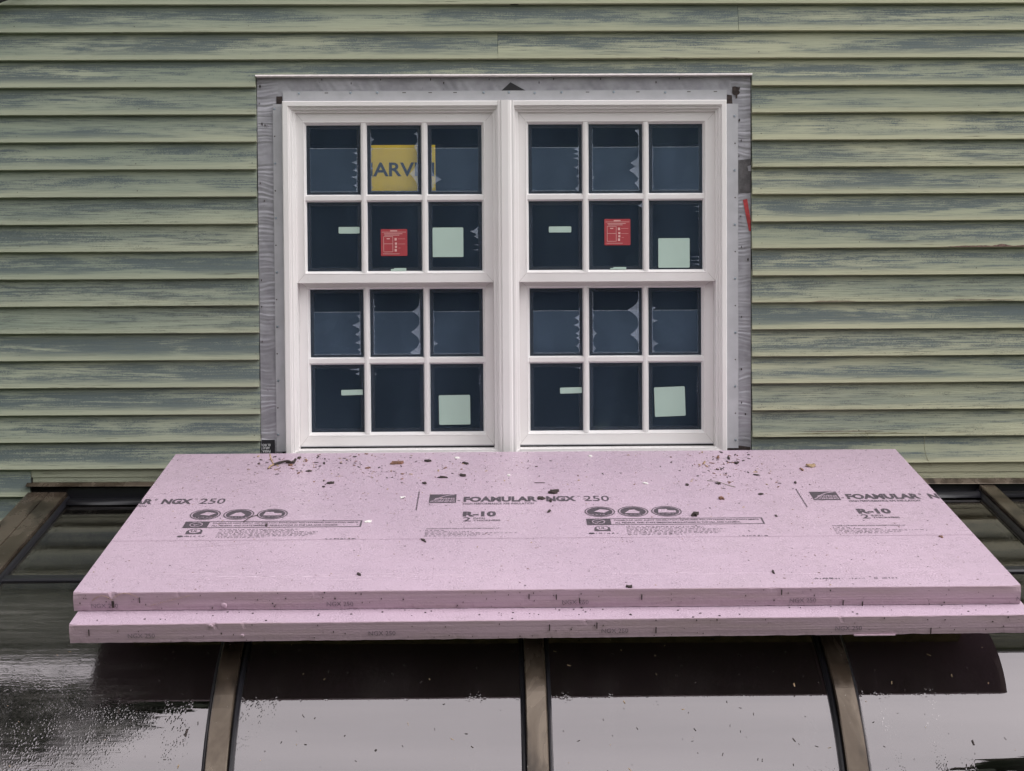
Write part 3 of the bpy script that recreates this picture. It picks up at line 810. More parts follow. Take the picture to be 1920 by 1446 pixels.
# ------------------------------------------------------------------ sunroom
sun_room = empty('glass_sunroom', (.4, -.8, GZ))
tag(sun_room, 'bronze framed glass sunroom with a curved eave below the window', 'sunroom')
SO = Vector((-.4, .8, -GZ))
def srp(mb, name, mats, parent=None, smooth=False):
    mb.v = [(x - .4, y + .8, z - GZ) for x, y, z in mb.v]
    return mb.build(name, mats, parent or sun_room, smooth)
SL = R_(12.3); RAD = .70; YA = -1.044; ZR = -1.641
ZA = ZR + YA * math.tan(SL)
def path(off=0, y_end=None):
    """points (y, z) along the top of the bars, offset along the outward normal"""
    P = []
    nn = 10
    for i in range(nn + 1):
        y = -.03 + (YA + .03) * i / nn; P.append((y, ZR + y * math.tan(SL), SL))
    for i in range(1, 25):
        a = SL + (math.pi / 2 - SL) * i / 24
        P.append((YA - RAD * (math.sin(a) - math.sin(SL)), ZA - RAD * (math.cos(SL) - math.cos(a)), a))
    P.append((P[-1][0], GZ + .12, math.pi / 2))
    return [(y - math.sin(a) * off, z + math.cos(a) * off) for y, z, a in P]
NP = 10
def sweep(mb, section, mi=0, lo=0, hi=None, caps=True):
    """section: list of (x, offset) swept along the roof path"""
    cols = [path(o)[lo:hi] for x, o in section]
    n = len(cols[0]); m = len(section); b = len(mb.v)
    for i in range(n):
        for j in range(m): mb.v.append((section[j][0], cols[j][i][0], cols[j][i][1]))
    for i in range(n - 1):
        for j in range(m):
            j2 = (j + 1) % m
            mb.f.append((b + i * m + j, b + (i + 1) * m + j, b + (i + 1) * m + j2, b + i * m + j2)); mb.m.append(mi)
    if caps:
        mb.f.append(tuple(b + j for j in range(m))); mb.m.append(mi)
        mb.f.append(tuple(b + (n - 1) * m + j for j in range(m - 1, -1, -1))); mb.m.append(mi)
GL = -.030                                       # glass sits 3 cm below the bar tops
for i, bx in enumerate(BARS):
    mb = MB()
    if i == 0:
        xl, xr, xg = -1.631, -1.499, -1.560
        sec = [(xl, -.11), (xl, -.001), (xl + .002, 0), (xg - .002, 0), (xg - .001, -.004), (xg + .001, -.004), (xg + .002, -.0005), (xr - .002, -.0005), (xr, -.003), (xr, -.05), (xl + .03, -.11)]
    elif i == len(BARS) - 1:
        xl, xr = bx - .04, bx + .07
        sec = [(xl, -.06), (xl, -.002), (xl + .002, 0), (xr - .002, 0), (xr, -.002), (xr, -.06)]
    else:
        xl, xr = bx - .0265, bx + .0265
        sec = [(xl, -.06), (xl, -.0025), (xl + .0025, 0), (xr - .0025, 0), (xr, -.0025), (xr, -.06)]
    sweep(mb, sec)
    bar = srp(mb, 'rafter', M['bronze'])
    for gx, d in ((xl, -1), (xr, 1)):
        if (i == 0 and d < 0) or (i == len(BARS) - 1 and d > 0): continue
        mb = MB(); g0, g1 = gx + d * .0008, gx + d * .0130
        sec = [(g0, GL - .012), (g0, GL + .014), (g0 + d * .004, GL + .017), (g1 - d * .004, GL + .012), (g1, GL + .005), (g1, GL - .012)]
        if d > 0: pass
        else: sec = sec[::-1]
        sweep(mb, sec)
        srp(mb, 'gasket', M['rubber'], bar)
PUR_Y = -.802
def glass(x0, x1, lo, hi, name):
    mb = MB()
    for off, flip in ((GL, 0), (GL - .020, 1)):
        pts = path(off)[lo:hi]; b = len(mb.v)
        for (y, z) in pts: mb.v += [(x0, y, z), (x1, y, z)]
        for i in range(len(pts) - 1):
            f = (b + 2 * i, b + 2 * i + 2, b + 2 * i + 3, b + 2 * i + 1)
            mb.f.append(f if not flip else f[::-1]); mb.m.append(0)
    return srp(mb, name, M['sunglass'], smooth=True)
for i in range(len(BARS) - 1):
    x0 = BARS[i] + (.068 if i == 0 else .028); x1 = BARS[i + 1] - (.042 if i == len(BARS) - 2 else .028)
    glass(x0, x1, 0, 8, 'roof_pane'); glass(x0, x1, 7, 36, 'curved_pane')
    # purlin across the bay
    y7, z7 = path(GL)[7]
    mb = MB(); c, s_ = math.cos(SL), math.sin(SL)
    pr = [(-.022, -.02), (-.022, .004), (-.015, .008), (.013, .008), (.020, .003), (.020, -.02)]
    q = [(y7 - .0 + a * c - h * s_, z7 + a * s_ + h * c) for a, h in pr]
    for x in (x0 + .001, x1 - .001): mb.v += [(x, yy, zz) for yy, zz in q]
    m_ = len(pr)
    mb.f = [(j, (j + 1) % m_, m_ + (j + 1) % m_, m_ + j) for j in range(m_)] + [tuple(range(m_ - 1, -1, -1)), tuple(range(m_, 2 * m_))]; mb.m = [0] * len(mb.f)
    srp(mb, 'purlin', M['rubber'])
    # rubber head seal at the wall
    mb = MB()
    for x in (x0 + .012, x1 - .012):
        for t in range(9):
            a = math.pi * t / 8
            mb.v.append((x, -.062 - .020 * math.cos(a) * 1.3, ZR - .062 * math.tan(SL) + GL - .002 + .020 * math.sin(a)))
    mb.f = [(t, t + 1, 9 + t + 1, 9 + t) for t in range(8)] + [tuple(range(8, -1, -1)), tuple(range(9, 18))]; mb.m = [0] * len(mb.f)
    srp(mb, 'head_seal', M['rubber'], smooth=True)
# head flashing against the wall
mb = MB(); n = 30
for i in range(n + 1):
    x = -1.637 + 4.18 * i / n; t, b = lerp(x, -1.6165, -1.6280), lerp(x, -1.6280, -1.6445)
    mb.v += [(x, -.0005, t + .002), (x, -.018, t), (x, -.036, b + .0016), (x, -.037, b), (x, -.0005, b - .004)]
for i in range(n):
    for j in range(5): mb.f.append((5 * i + j, 5 * i + (j + 1) % 5, 5 * i + 5 + (j + 1) % 5, 5 * i + 5 + j)); mb.m.append(0)
mb.f += [(4, 3, 2, 1, 0), tuple(5 * n + j for j in range(5))]; mb.m += [0, 0]
srp(mb, 'head_flashing', M['bronze'])
# black recess below the flashing
mb = MB(); mb.box(-1.50, 2.44, -.012, -.001, -1.76, -1.636); srp(mb, 'ledger', M['rubber'])
# end wall below the left rafter, right end wall, base sill, floor
for xe in (-1.60, 2.48):
    mb = MB(); P = path(-.06); vs = [(xe, y, z) for y, z in P] + [(xe, -.01, GZ + .12)]
    mb.add(vs, [tuple(range(len(vs)))]); srp(mb, 'end_pane', M['sunglass'])
yv = path(0)[-1][0]
mb = MB(); mb.box(-1.63, 2.51, yv - .02, yv + .1, GZ, GZ + .12); srp(mb, 'base_sill', M['bronze'])
mb = MB(); mb.box(-1.58, 2.46, yv + .1, -.003, GZ + .002, GZ + .05); tag(mb.build('sunroom_floor', M['roomdark']), kind='structure')

# ------------------------------------------------------------------ foam boards
TH = .0508
def basis(o, yaw, sl):
    u = Vector((math.cos(yaw), math.sin(yaw), 0)); v = Vector((-math.sin(yaw) * math.cos(sl), math.cos(yaw) * math.cos(sl), math.sin(sl))); n = u.cross(v)
    m = Matrix.Identity(4)
    for r in range(3): m[r][0] = u[r]; m[r][1] = v[r]; m[r][2] = n[r]; m[r][3] = o[r]
    return m
B1 = basis(Vector((-1.13162945, -1.28547227, -1.77888435)), -.0104182, .21130931)
BL, BW = 2.4384, 1.2430
def foam_board(name, mw, seed, nicks):
    mb = MB(); n = 300; rnd = random.Random(seed)
    # section going round: top back, top front (soft), front face, bottom
    for i in range(n + 1):
        u = BL * i / n
        j1 = .0015 * mnoise.noise(Vector((u * 30, seed, 0))) + .0005 * mnoise.noise(Vector((u * 110, seed, 1)))
        j2 = .0017 * mnoise.noise(Vector((u * 26, seed, 5))) + .0007 * mnoise.noise(Vector((u * 95, seed, 6)))
        d = 0
        for nu, nw, nd in nicks: d = max(d, nd * max(0, 1 - abs(u - nu) / nw))
        f = .0012 * mnoise.noise(Vector((u * 2.2, seed, 9)))
        mb.v += [(u, BW, 0), (u, BW * .5, 0), (u, .0022 + d * .8, 0 + j1 * .3), (u, .0006 + f + d * .5, -.0016 + j1 - d * .6), (u, f + .0004, -TH * .33), (u, f + .0003, -TH * .66), (u, .0012 + f + abs(j2), -TH + .0012 + j2), (u, .004 + abs(j2), -TH), (u, BW * .5, -TH), (u, BW, -TH)]
    m = 10
    for i in range(n):
        for j in range(m):
            j2 = (j + 1) % m
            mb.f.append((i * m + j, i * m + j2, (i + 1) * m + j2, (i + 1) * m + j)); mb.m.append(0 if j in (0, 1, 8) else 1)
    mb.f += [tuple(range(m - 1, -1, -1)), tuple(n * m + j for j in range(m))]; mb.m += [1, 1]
    me = mb.mesh(name)
    ob = link(name, me, None, [M['foam'], M['cut']]); ob.matrix_world = mw
    return ob
b1 = foam_board('foam_board', B1, 3, [(.101, .012, .011), (0, .03, .007), (.27, .006, .003), (.62, .010, .003), (1.80, .02, .003), (2.4384, .03, .006)])
tag(b1, 'upper pink foam insulation board with printed lettering and wood debris scattered on top', 'foam board', 'pink foam boards stacked under the window')
dyaw = -.0077
o2 = B1 @ Vector((.0101, -.0859, -TH))
u1 = B1.to_3x3() @ Vector((math.cos(-dyaw), math.sin(-dyaw), 0))
B2 = B1 @ Matrix.Translation((.0101, -.0859, -TH - .0004)) @ Matrix.Rotation(.0077, 4, 'Z')
b2 = foam_board('foam_board', B2, 8, [(.44, .008, .004), (0, .02, .005), (.365, .009, .005), (1.3, .012, .003), (1.95, .008, .004)])
tag(b2, 'lower pink foam insulation board jutting out from beneath the printed one', 'foam board', 'pink foam boards stacked under the window')

def clip(me, lo=0.0004, hi=BL - .0004):
    bm = bmesh.new(); bm.from_mesh(me)
    for co, no in (((lo, 0, 0), (-1, 0, 0)), ((hi, 0, 0), (1, 0, 0))):
        bmesh.ops.bisect_plane(bm, geom=bm.verts[:] + bm.edges[:] + bm.faces[:], plane_co=co, plane_no=no, clear_outer=True)
    bm.to_mesh(me); n = len(bm.faces); bm.free(); return n

HN = .0006
def print_text(s, x0, x1, y0, y1, mat='ink', bold=0, name='print_lettering'):
    if x1 < 0 or x0 > BL: return
    me = text_mesh(s, x0, x1, y0, y1, bold)
    for v in me.vertices: v.co.z = HN
    if x0 < 0 or x1 > BL:
        if not clip(me): return
    link(name, me, b1, [M[mat]])

def print_mesh(mb, name, mat):
    if not mb.f: return
    me = mb.mesh(name)
    if min(v.co.x for v in me.vertices) < 0 or max(v.co.x for v in me.vertices) > BL:
        if not clip(me): bpy.data.meshes.remove(me); return
    o = link(name, me, b1, [M[m] for m in (mat if isinstance(mat, (list, tuple)) else [mat])])
    if name in ('small_print', 'scratch_mark', 'side_print', 'score_line'): o['kind'] = 'stuff'

def quad(mb, x0, x1, y0, y1, h=HN, mi=0): mb.add([(x0, y0, h), (x1, y0, h), (x1, y1, h), (x0, y1, h)], [(0, 1, 2, 3)], mi)
def disc(mb, cx, cy, rx, ry, h=HN, mi=0, n=28): mb.add([(cx + rx * math.cos(2 * math.pi * i / n), cy + ry * math.sin(2 * math.pi * i / n), h) for i in range(n)], [tuple(range(n))], mi)
def annulus(mb, cx, cy, rx, ry, f, h=HN, mi=0, n=28):
    b = len(mb.v)
    for i in range(n):
        c, s = math.cos(2 * math.pi * i / n), math.sin(2 * math.pi * i / n)
        mb.v += [(cx + rx * c, cy + ry * s, h), (cx + rx * f * c, cy + ry * f * s, h)]
    for i in range(n):
        j = (i + 1) % n; mb.f.append((b + 2 * i, b + 2 * j, b + 2 * j + 1, b + 2 * i + 1)); mb.m.append(mi)
def dashes(mb, x0, x1, y0, y1, rnd, dens=.86, mi=0):
    """print too small to read: rows of word-length dashes"""
    x = x0; g = (y1 - y0) * .28
    while x < x1:
        l = rnd.uniform(.004, .016)
        k_ = max(1, int(l / .0036))
        for q in range(k_):
            a = x + q * .0036; b_ = min(a + .0036 * rnd.uniform(.6, .85), x1)
            if b_ > a: quad(mb, a, b_, y0 + rnd.choice((0, 0, g)), y1 - rnd.choice((0, g, g)), mi=mi)
        x += l + .0028

PER, U0 = 1.1705, .880
for pi in (-1, 0, 1):
    a = U0 + PER * pi
    rnd = random.Random(50 + pi)
    # maker's mark: dark block, pale arc, two lines of lettering
    mb = MB(); quad(mb, a, a + .0825, .704, .786)
    b = len(mb.v); nseg = 14
    for i in range(nseg + 1):
        t = i / nseg
        x = a + .004 + .072 * t; y = .712 + .066 * math.sin(t * math.pi / 2)
        wd = .0045
        mb.v += [(x, y, HN + .0003), (x - .001, min(.785, y + wd), HN + .0003)]
    for i in range(nseg): mb.f.append((b + 2 * i, b + 2 * i + 2, b + 2 * i + 3, b + 2 * i + 1)); mb.m.append(1)
    print_mesh(mb, 'print_logo', ['ink', 'foam'])
    for s, y0, y1, x0, x1 in (('OWENS', .734, .750, .018, .078), ('CORNING', .712, .728, .008, .078)):
        if -.2 < a + x0 < BL - .08:
            me = text_mesh(s, a + x0, a + x1, y0, y1, .02)
            for v in me.vertices: v.co.z = HN + .0003
            if a + x0 > 0: link('print_logo_lettering', me, b1, [M['foam']])
    mb = MB(); quad(mb, a + .087, a + .095, .722, .728); print_mesh(mb, 'print_dash', 'ink')
    print_text('FOAMULAR', a + .105, a + .329, .711, .7615, 'ink', .048)
    mb = MB(); annulus(mb, a + .335, .755, .0035, .007, .55); print_mesh(mb, 'print_mark', 'ink')
    print_text('NGX', a + .357, a + .448, .711, .7615, 'ink', .048)
    print_text('TM', a + .452, a + .461, .752, .762, 'inkfaint', .0)
    print_text('250', a + .472, a + .549, .711, .7615, 'ink', .008)
    print_text('HIGH PERFORMANCE XPS INSULATION', a + .104, a + .319, .685, .702, 'ink', .012)
    print_text('R-10', a + .106, a + .2045, .575, .622, 'ink', .048)
    print_text('2', a + .107, a + .1305, .533, .569, 'ink', .012)
    print_text('INCH', a + .138, a + .172, .5535, .5665, 'inkfaint', .02)
    print_text('THICKNESS', a + .138, a + .217, .534, .547, 'inkfaint', .02)
    # small print below the R value
    print_text('OWENS CORNING INSULATION SYSTEMS CANADA, LP', a + .003, a + .214, .4655, .4755, 'inkfaint', .012)
    mb = MB()
    for j, ln in enumerate((.055, .135, .268, .19, .15)): dashes(mb, a + .002, a + ln, .4525 - j * .0115, .4585 - j * .0115, rnd)
    print_mesh(mb, 'small_print', 'inkfaint')
    # three round badges with generic emblems
    for q, cx in enumerate((.5125, .6115, .711)):
        mb = MB(); c = a + cx
        annulus(mb, c, .611, .0455, .0475, .92); disc(mb, c, .611, .0380, .0400)
        h = HN + .0003
        if q == 0: mb.add([(c - .017, .610, h), (c + .002, .632, h), (c + .030, .622, h), (c + .012, .600, h), (c - .004, .606, h)], [(0, 4, 3, 2, 1)], 1)
        elif q == 1: mb.add([(c - .026, .596, h), (c + .016, .594, h), (c + .020, .606, h), (c + .004, .628, h), (c - .010, .624, h)], [(0, 1, 2, 3, 4)], 1)
        else: mb.add([(c - .026, .598, h), (c + .028, .598, h), (c + .028, .616, h), (c + .004, .620, h), (c + .002, .630, h), (c - .022, .630, h)], [(0, 1, 2, 3, 4, 5)], 1)
        t0 = len(mb.v); dashes(mb, c - .026, c + .026, .582, .587, rnd, mi=1)
        for v_i in range(t0, len(mb.v)): mb.v[v_i] = (mb.v[v_i][0], mb.v[v_i][1], HN + .0004)
        print_mesh(mb, 'print_badge', ['ink', 'foam'])
    # statement bar with a tick box
    x0, x1, y0, y1 = a + .468, a + .984, .4925, .5485; t = .003
    mb = MB(); quad(mb, x0, a + .539, y0, y1); quad(mb, a + .539, x1, y1 - t * 1.4, y1); quad(mb, a + .539, x1, y0, y0 + t * 1.4); quad(mb, x1 - t * 1.6, x1, y0 + t * 1.4, y1 - t * 1.4)
    h = HN + .0003; c = a + .503
    annulus(mb, c, .5205, .019, .020, .86, h, 1)
    mb.add([(c - .010, .522, h), (c - .003, .512, h), (c + .016, .536, h), (c - .002, .518, h)], [(0, 1, 2, 3)], 1)
    print_mesh(mb, 'print_bar', ['ink', 'foam'])
    print_text('FOAMULAR NGX (NEXT GENERATION EXTRUDED POLYSTYRENE) INSULATION MEETS', a + .550, a + .972, .525, .537, 'ink', .02)
    print_text('ALL FEDERAL AND STATE EMISSION REGULATIONS IN THE USA AND CANADA.', a + .550, a + .916, .505, .517, 'ink', .02)
    # certification mark, small print block, code
    mb = MB(); cx = a + .510
    mb.add([(cx - .023, .440, HN), (cx + .023, .440, HN)] + [(cx + .023 * math.cos(q), .462 + .023 * math.sin(q), HN) for q in [math.pi * i / 10 for i in range(11)]], [tuple(range(13))], 0)
    disc(mb, cx, .464, .0165, .0165, HN + .0003, 1); print_mesh(mb, 'print_mark', ['ink', 'foam'])
    if 0 < cx - .02 and cx + .02 < BL:
        me = text_mesh('UL', cx - .010, cx + .010, .454, .476, .02)
        for v in me.vertices: v.co.z = HN + .0006
        link('print_mark', me, b1, [M['ink']])
    mb = MB(); disc(mb, a + .477, .4215, .009, .007); dashes(mb, a + .489, a + .553, .417, .4265, rnd); print_mesh(mb, 'small_print', 'ink')
    mb = MB()
    for j, ln in enumerate((.80, .80, .862, .855, .862, .84, .73)): dashes(mb, a + .580, a + ln + rnd.uniform(-.01, .01), .4725 - j * .0108, .4785 - j * .0108, rnd)
    print_mesh(mb, 'small_print', 'inkfaint')
    mb = MB(); dashes(mb, a + .892, a + .980, .388, .398, rnd); print_mesh(mb, 'small_print', 'ink')
    mb = MB(); yy = .815
    while yy > .64:
        l = rnd.uniform(.006, .02); quad(mb, a - .0365, a - .0325, yy - l, yy); yy -= l + .003
    print_mesh(mb, 'side_print', 'ink')
mb = MB(); rnd = random.Random(5)
dashes(mb, 1.917, 1.990, .057, .0665, rnd); print_mesh(mb, 'small_print', 'ink')
mb = MB(); dashes(mb, 2.008, 2.037, .058, .064, rnd); dashes(mb, 2.043, 2.052, .059, .064, rnd); annulus(mb, 2.078, .0615, .005, .006, .6); dashes(mb, 2.094, 2.135, .058, .066, rnd); print_mesh(mb, 'small_print', 'inkfaint')
# factory score lines and scuffs on the skin
mb = MB(); quad(mb, .002, BL - .002, .3855, .3872, .0004); quad(mb, .002, BL - .002, .8115, .8128, .0004, 1); quad(mb, 1.2, BL - .002, .618, .6188, .0004, 1); print_mesh(mb, 'score_line', ['score', 'scuff'])
mb = MB(); rnd = random.Random(12)
for i in range(46):
    x = rnd.uniform(.05, 2.3); y = .098 + rnd.gauss(0, .010) + (.02 if rnd.random() < .15 else 0); l = rnd.uniform(.03, .28); wd = rnd.uniform(.0006, .0018); sl_ = rnd.gauss(0, .010)
    x1_ = min(x + l, BL - .01); mb.add([(x, y, .0004), (x1_, y + sl_, .0004), (x1_, y + sl_ + wd, .0004), (x, y + wd, .0004)], [(0, 1, 2, 3)])
tag(link('scuff_marks', mb.mesh('scuff_marks'), b1, [M['scuff']]), kind='stuff')
# fine scratches
mb = MB()
for (x0, y0, x1, y1) in ((.21, .325, .40, .36), (.46, .90, .52, .905), (.27, .355, .31, .36), (1.38, .965, 1.41, .98), (.30, .905, .36, .95)):
    d = Vector((-(y1 - y0), x1 - x0)).normalized() * .0007
    mb.add([(x0, y0, .0005), (x1, y1, .0005), (x1 + d.x, y1 + d.y, .0005), (x0 + d.x, y0 + d.y, .0005)], [(0, 1, 2, 3)])
print_mesh(mb, 'scratch_mark', 'score')

def edge_text(board, s, x0, x1, n0, n1, bold=.0):
    if x0 > BL: return
    me = text_mesh(s, x0, x1, n0, n1, bold)
    clip(me)
    for v in me.vertices: v.co = (v.co.x, -.0022, v.co.y)
    link('edge_print', me, board, [M['edgeink']])
for x in (.0462, .6498, 1.2552, 1.8416, 2.4278): edge_text(b1, 'NGX 250', x, x + .068, -.0405, -.0285)
for x in (.157, .763, 1.352, 1.946): edge_text(b2, 'NGX 250', x - .0101, x + .0575, -.0405 + .004, -.0285 + .004)
# dents, curls and stains on the cut edges
def curl(board, u, n, r, seed):
    rnd = random.Random(seed); mb = MB(); m = 8
    for i in range(m):
        a = 2 * math.pi * i / m; mb.v.append((u + r * math.cos(a) * rnd.uniform(.8, 1.2), -.0005, n + r * .9 * math.sin(a) * rnd.uniform(.8, 1.2)))
    for i in range(m):
        a = 2 * math.pi * i / m; mb.v.append((u + .6 * r * math.cos(a), -.0035, n + .55 * r * math.sin(a)))
    mb.v.append((u, -.0010, n)); mb.f = [(i, (i + 1) % m, m + (i + 1) % m, m + i) for i in range(m)] + [(m + i, m + (i + 1) % m, 2 * m) for i in range(m)]; mb.m = [0] * 16
    tag(mb.build('torn_foam_curl', M['foamrag'], board, smooth=True), 'pale torn curl of foam on the cut edge')
curl(b1, .386, -.037, .009, 1); curl(b2, .356, -.006, .006, 2); curl(b2, .434, -.033, .006, 3)
mb = MB(); rnd = random.Random(17)
for arc in ((.05, .10, -.020, .016), (.105, .165, -.012, .014), (.20, .30, -.034, .026)):
    for i in range(22):
        t = i / 21; u = arc[0] + (arc[1] - arc[0]) * t; n = arc[2] + arc[3] * (math.sin(math.pi * t) * .8 if arc[0] < .2 else t)
        s = rnd.uniform(.0004, .0011); mb.box(u - s, u + s, -.0024, -.0008, n - s * .6, n + s * .6, 1)
for i in range(90):
    u = rnd.uniform(.01, 2.42); n = rnd.uniform(-.048, -.003); s = rnd.uniform(.0004, .0014); mb.box(u - s * rnd.uniform(.4, 1.6), u + s, -.0025, -.0008, n - s, n + s * rnd.uniform(.5, 2.5))
mb.box(.0985, .1045, -.0032, -.001, -.040, -.022)
for u, n in ((.17, -.02), (1.17, -.018), (1.24, -.02), (1.30, -.03), (1.46, -.022), (1.82, -.012), (1.98, -.042), (2.03, -.046)): mb.box(u - .0012, u + .0012, -.003, -.001, n - .007, n + .007)
tag(link('edge_specks', mb.mesh('edge_specks'), b1, [M['bark'], M['tan']]), kind='stuff')
mb = MB(); rnd = random.Random(19)
for i in range(70):
    u = rnd.uniform(.01, 2.42); n = rnd.uniform(-.048, -.003); s = rnd.uniform(.0004, .0014); mb.box(u - s * rnd.uniform(.4, 1.6), u + s, -.0025, -.0008, n - s, n + s * rnd.uniform(.5, 2.5))
for u, n in ((.05, -.02), (1.21, -.02), (1.33, -.016), (1.48, -.03), (2.18, -.04)): mb.box(u - .0012, u + .0012, -.003, -.001, n - .008, n + .008)
for i in range(60):
    u = rnd.uniform(.05, 2.4); s = rnd.uniform(.0006, .002); v_ = rnd.uniform(.004, .075); mb.box(u - s * 1.6, u + s, v_, v_ + s * 2, .0003, .0015)
tag(link('edge_specks', mb.mesh('edge_specks'), b2, [M['bark']]), kind='stuff')
# pale peeled sliver under the lower board's edge
mb = MB(); mb.box(1.985, 2.09, -.0022, .002, -.0522, -.049); tag(link('peeled_sliver', mb.mesh('peeled_sliver'), b2, [M['foamrag']]), 'pale sliver peeling off the lower edge')
# timber battens carrying the boards clear of the glass
for yy, t in ((.16, .046), (.95, .040)):
    mb = MB(); q = B1
    mb.box(.10, 2.35, yy, yy + .07, -2 * TH - .0012 - t, -2 * TH - .0012)
    o = link('timber_batten', mb.mesh('timber_batten'), None, [M['batten']]); o.matrix_world = B1
    tag(o, 'pale timber batten under the %s of the lower foam board' % ('front' if yy < .5 else 'back'), 'batten', 'battens under the foam boards')

# ------------------------------------------------------------------ debris on the upper board
def chip(name, label, cat, u, v, L, W, T, ang, mat, seed, lift=0, bend=0, tilt=0, holes=False, group=None):
    """irregular flake: jagged outline of length L, width W, thickness T"""
    rnd = random.Random(seed); m = 11; mb = MB(); P = []
    for i in range(m):
        a = 2 * math.pi * i / m
        r = rnd.uniform(.55, 1.12)
        x, y = math.cos(a), math.sin(a)
        x = math.copysign(abs(x) ** .75, x); y = math.copysign(abs(y) ** .75, y)
        P.append((x * L / 2 * r, y * W / 2 * r))
    zz = lambda x: bend * (2 * x / L) ** 2
    for x, y in P: mb.v.append((x, y, zz(x)))
    for x, y in P: mb.v.append((x * .9, y * .86, T * .6 * rnd.uniform(.6, 1.2) + zz(x)))
    mb.v.append((0, 0, T * .62)); mb.v.append((0, 0, 0))
    for i in range(m):
        j = (i + 1) % m; mb.f += [(i, j, m + j, m + i), (m + i, m + j, 2 * m), (j, i, 2 * m + 1)]; mb.m += [0, 0, 0]
    o = link(name, mb.mesh(name), None, [M[mat]])
    o.matrix_world = B1 @ Matrix.Translation((u, v, .0007 + lift)) @ Matrix.Rotation(R_(ang), 4, 'Z') @ Matrix.Rotation(R_(tilt), 4, 'X')
    return tag(o, label, cat, group)
G = 'loose bits of debris on the upper foam board'
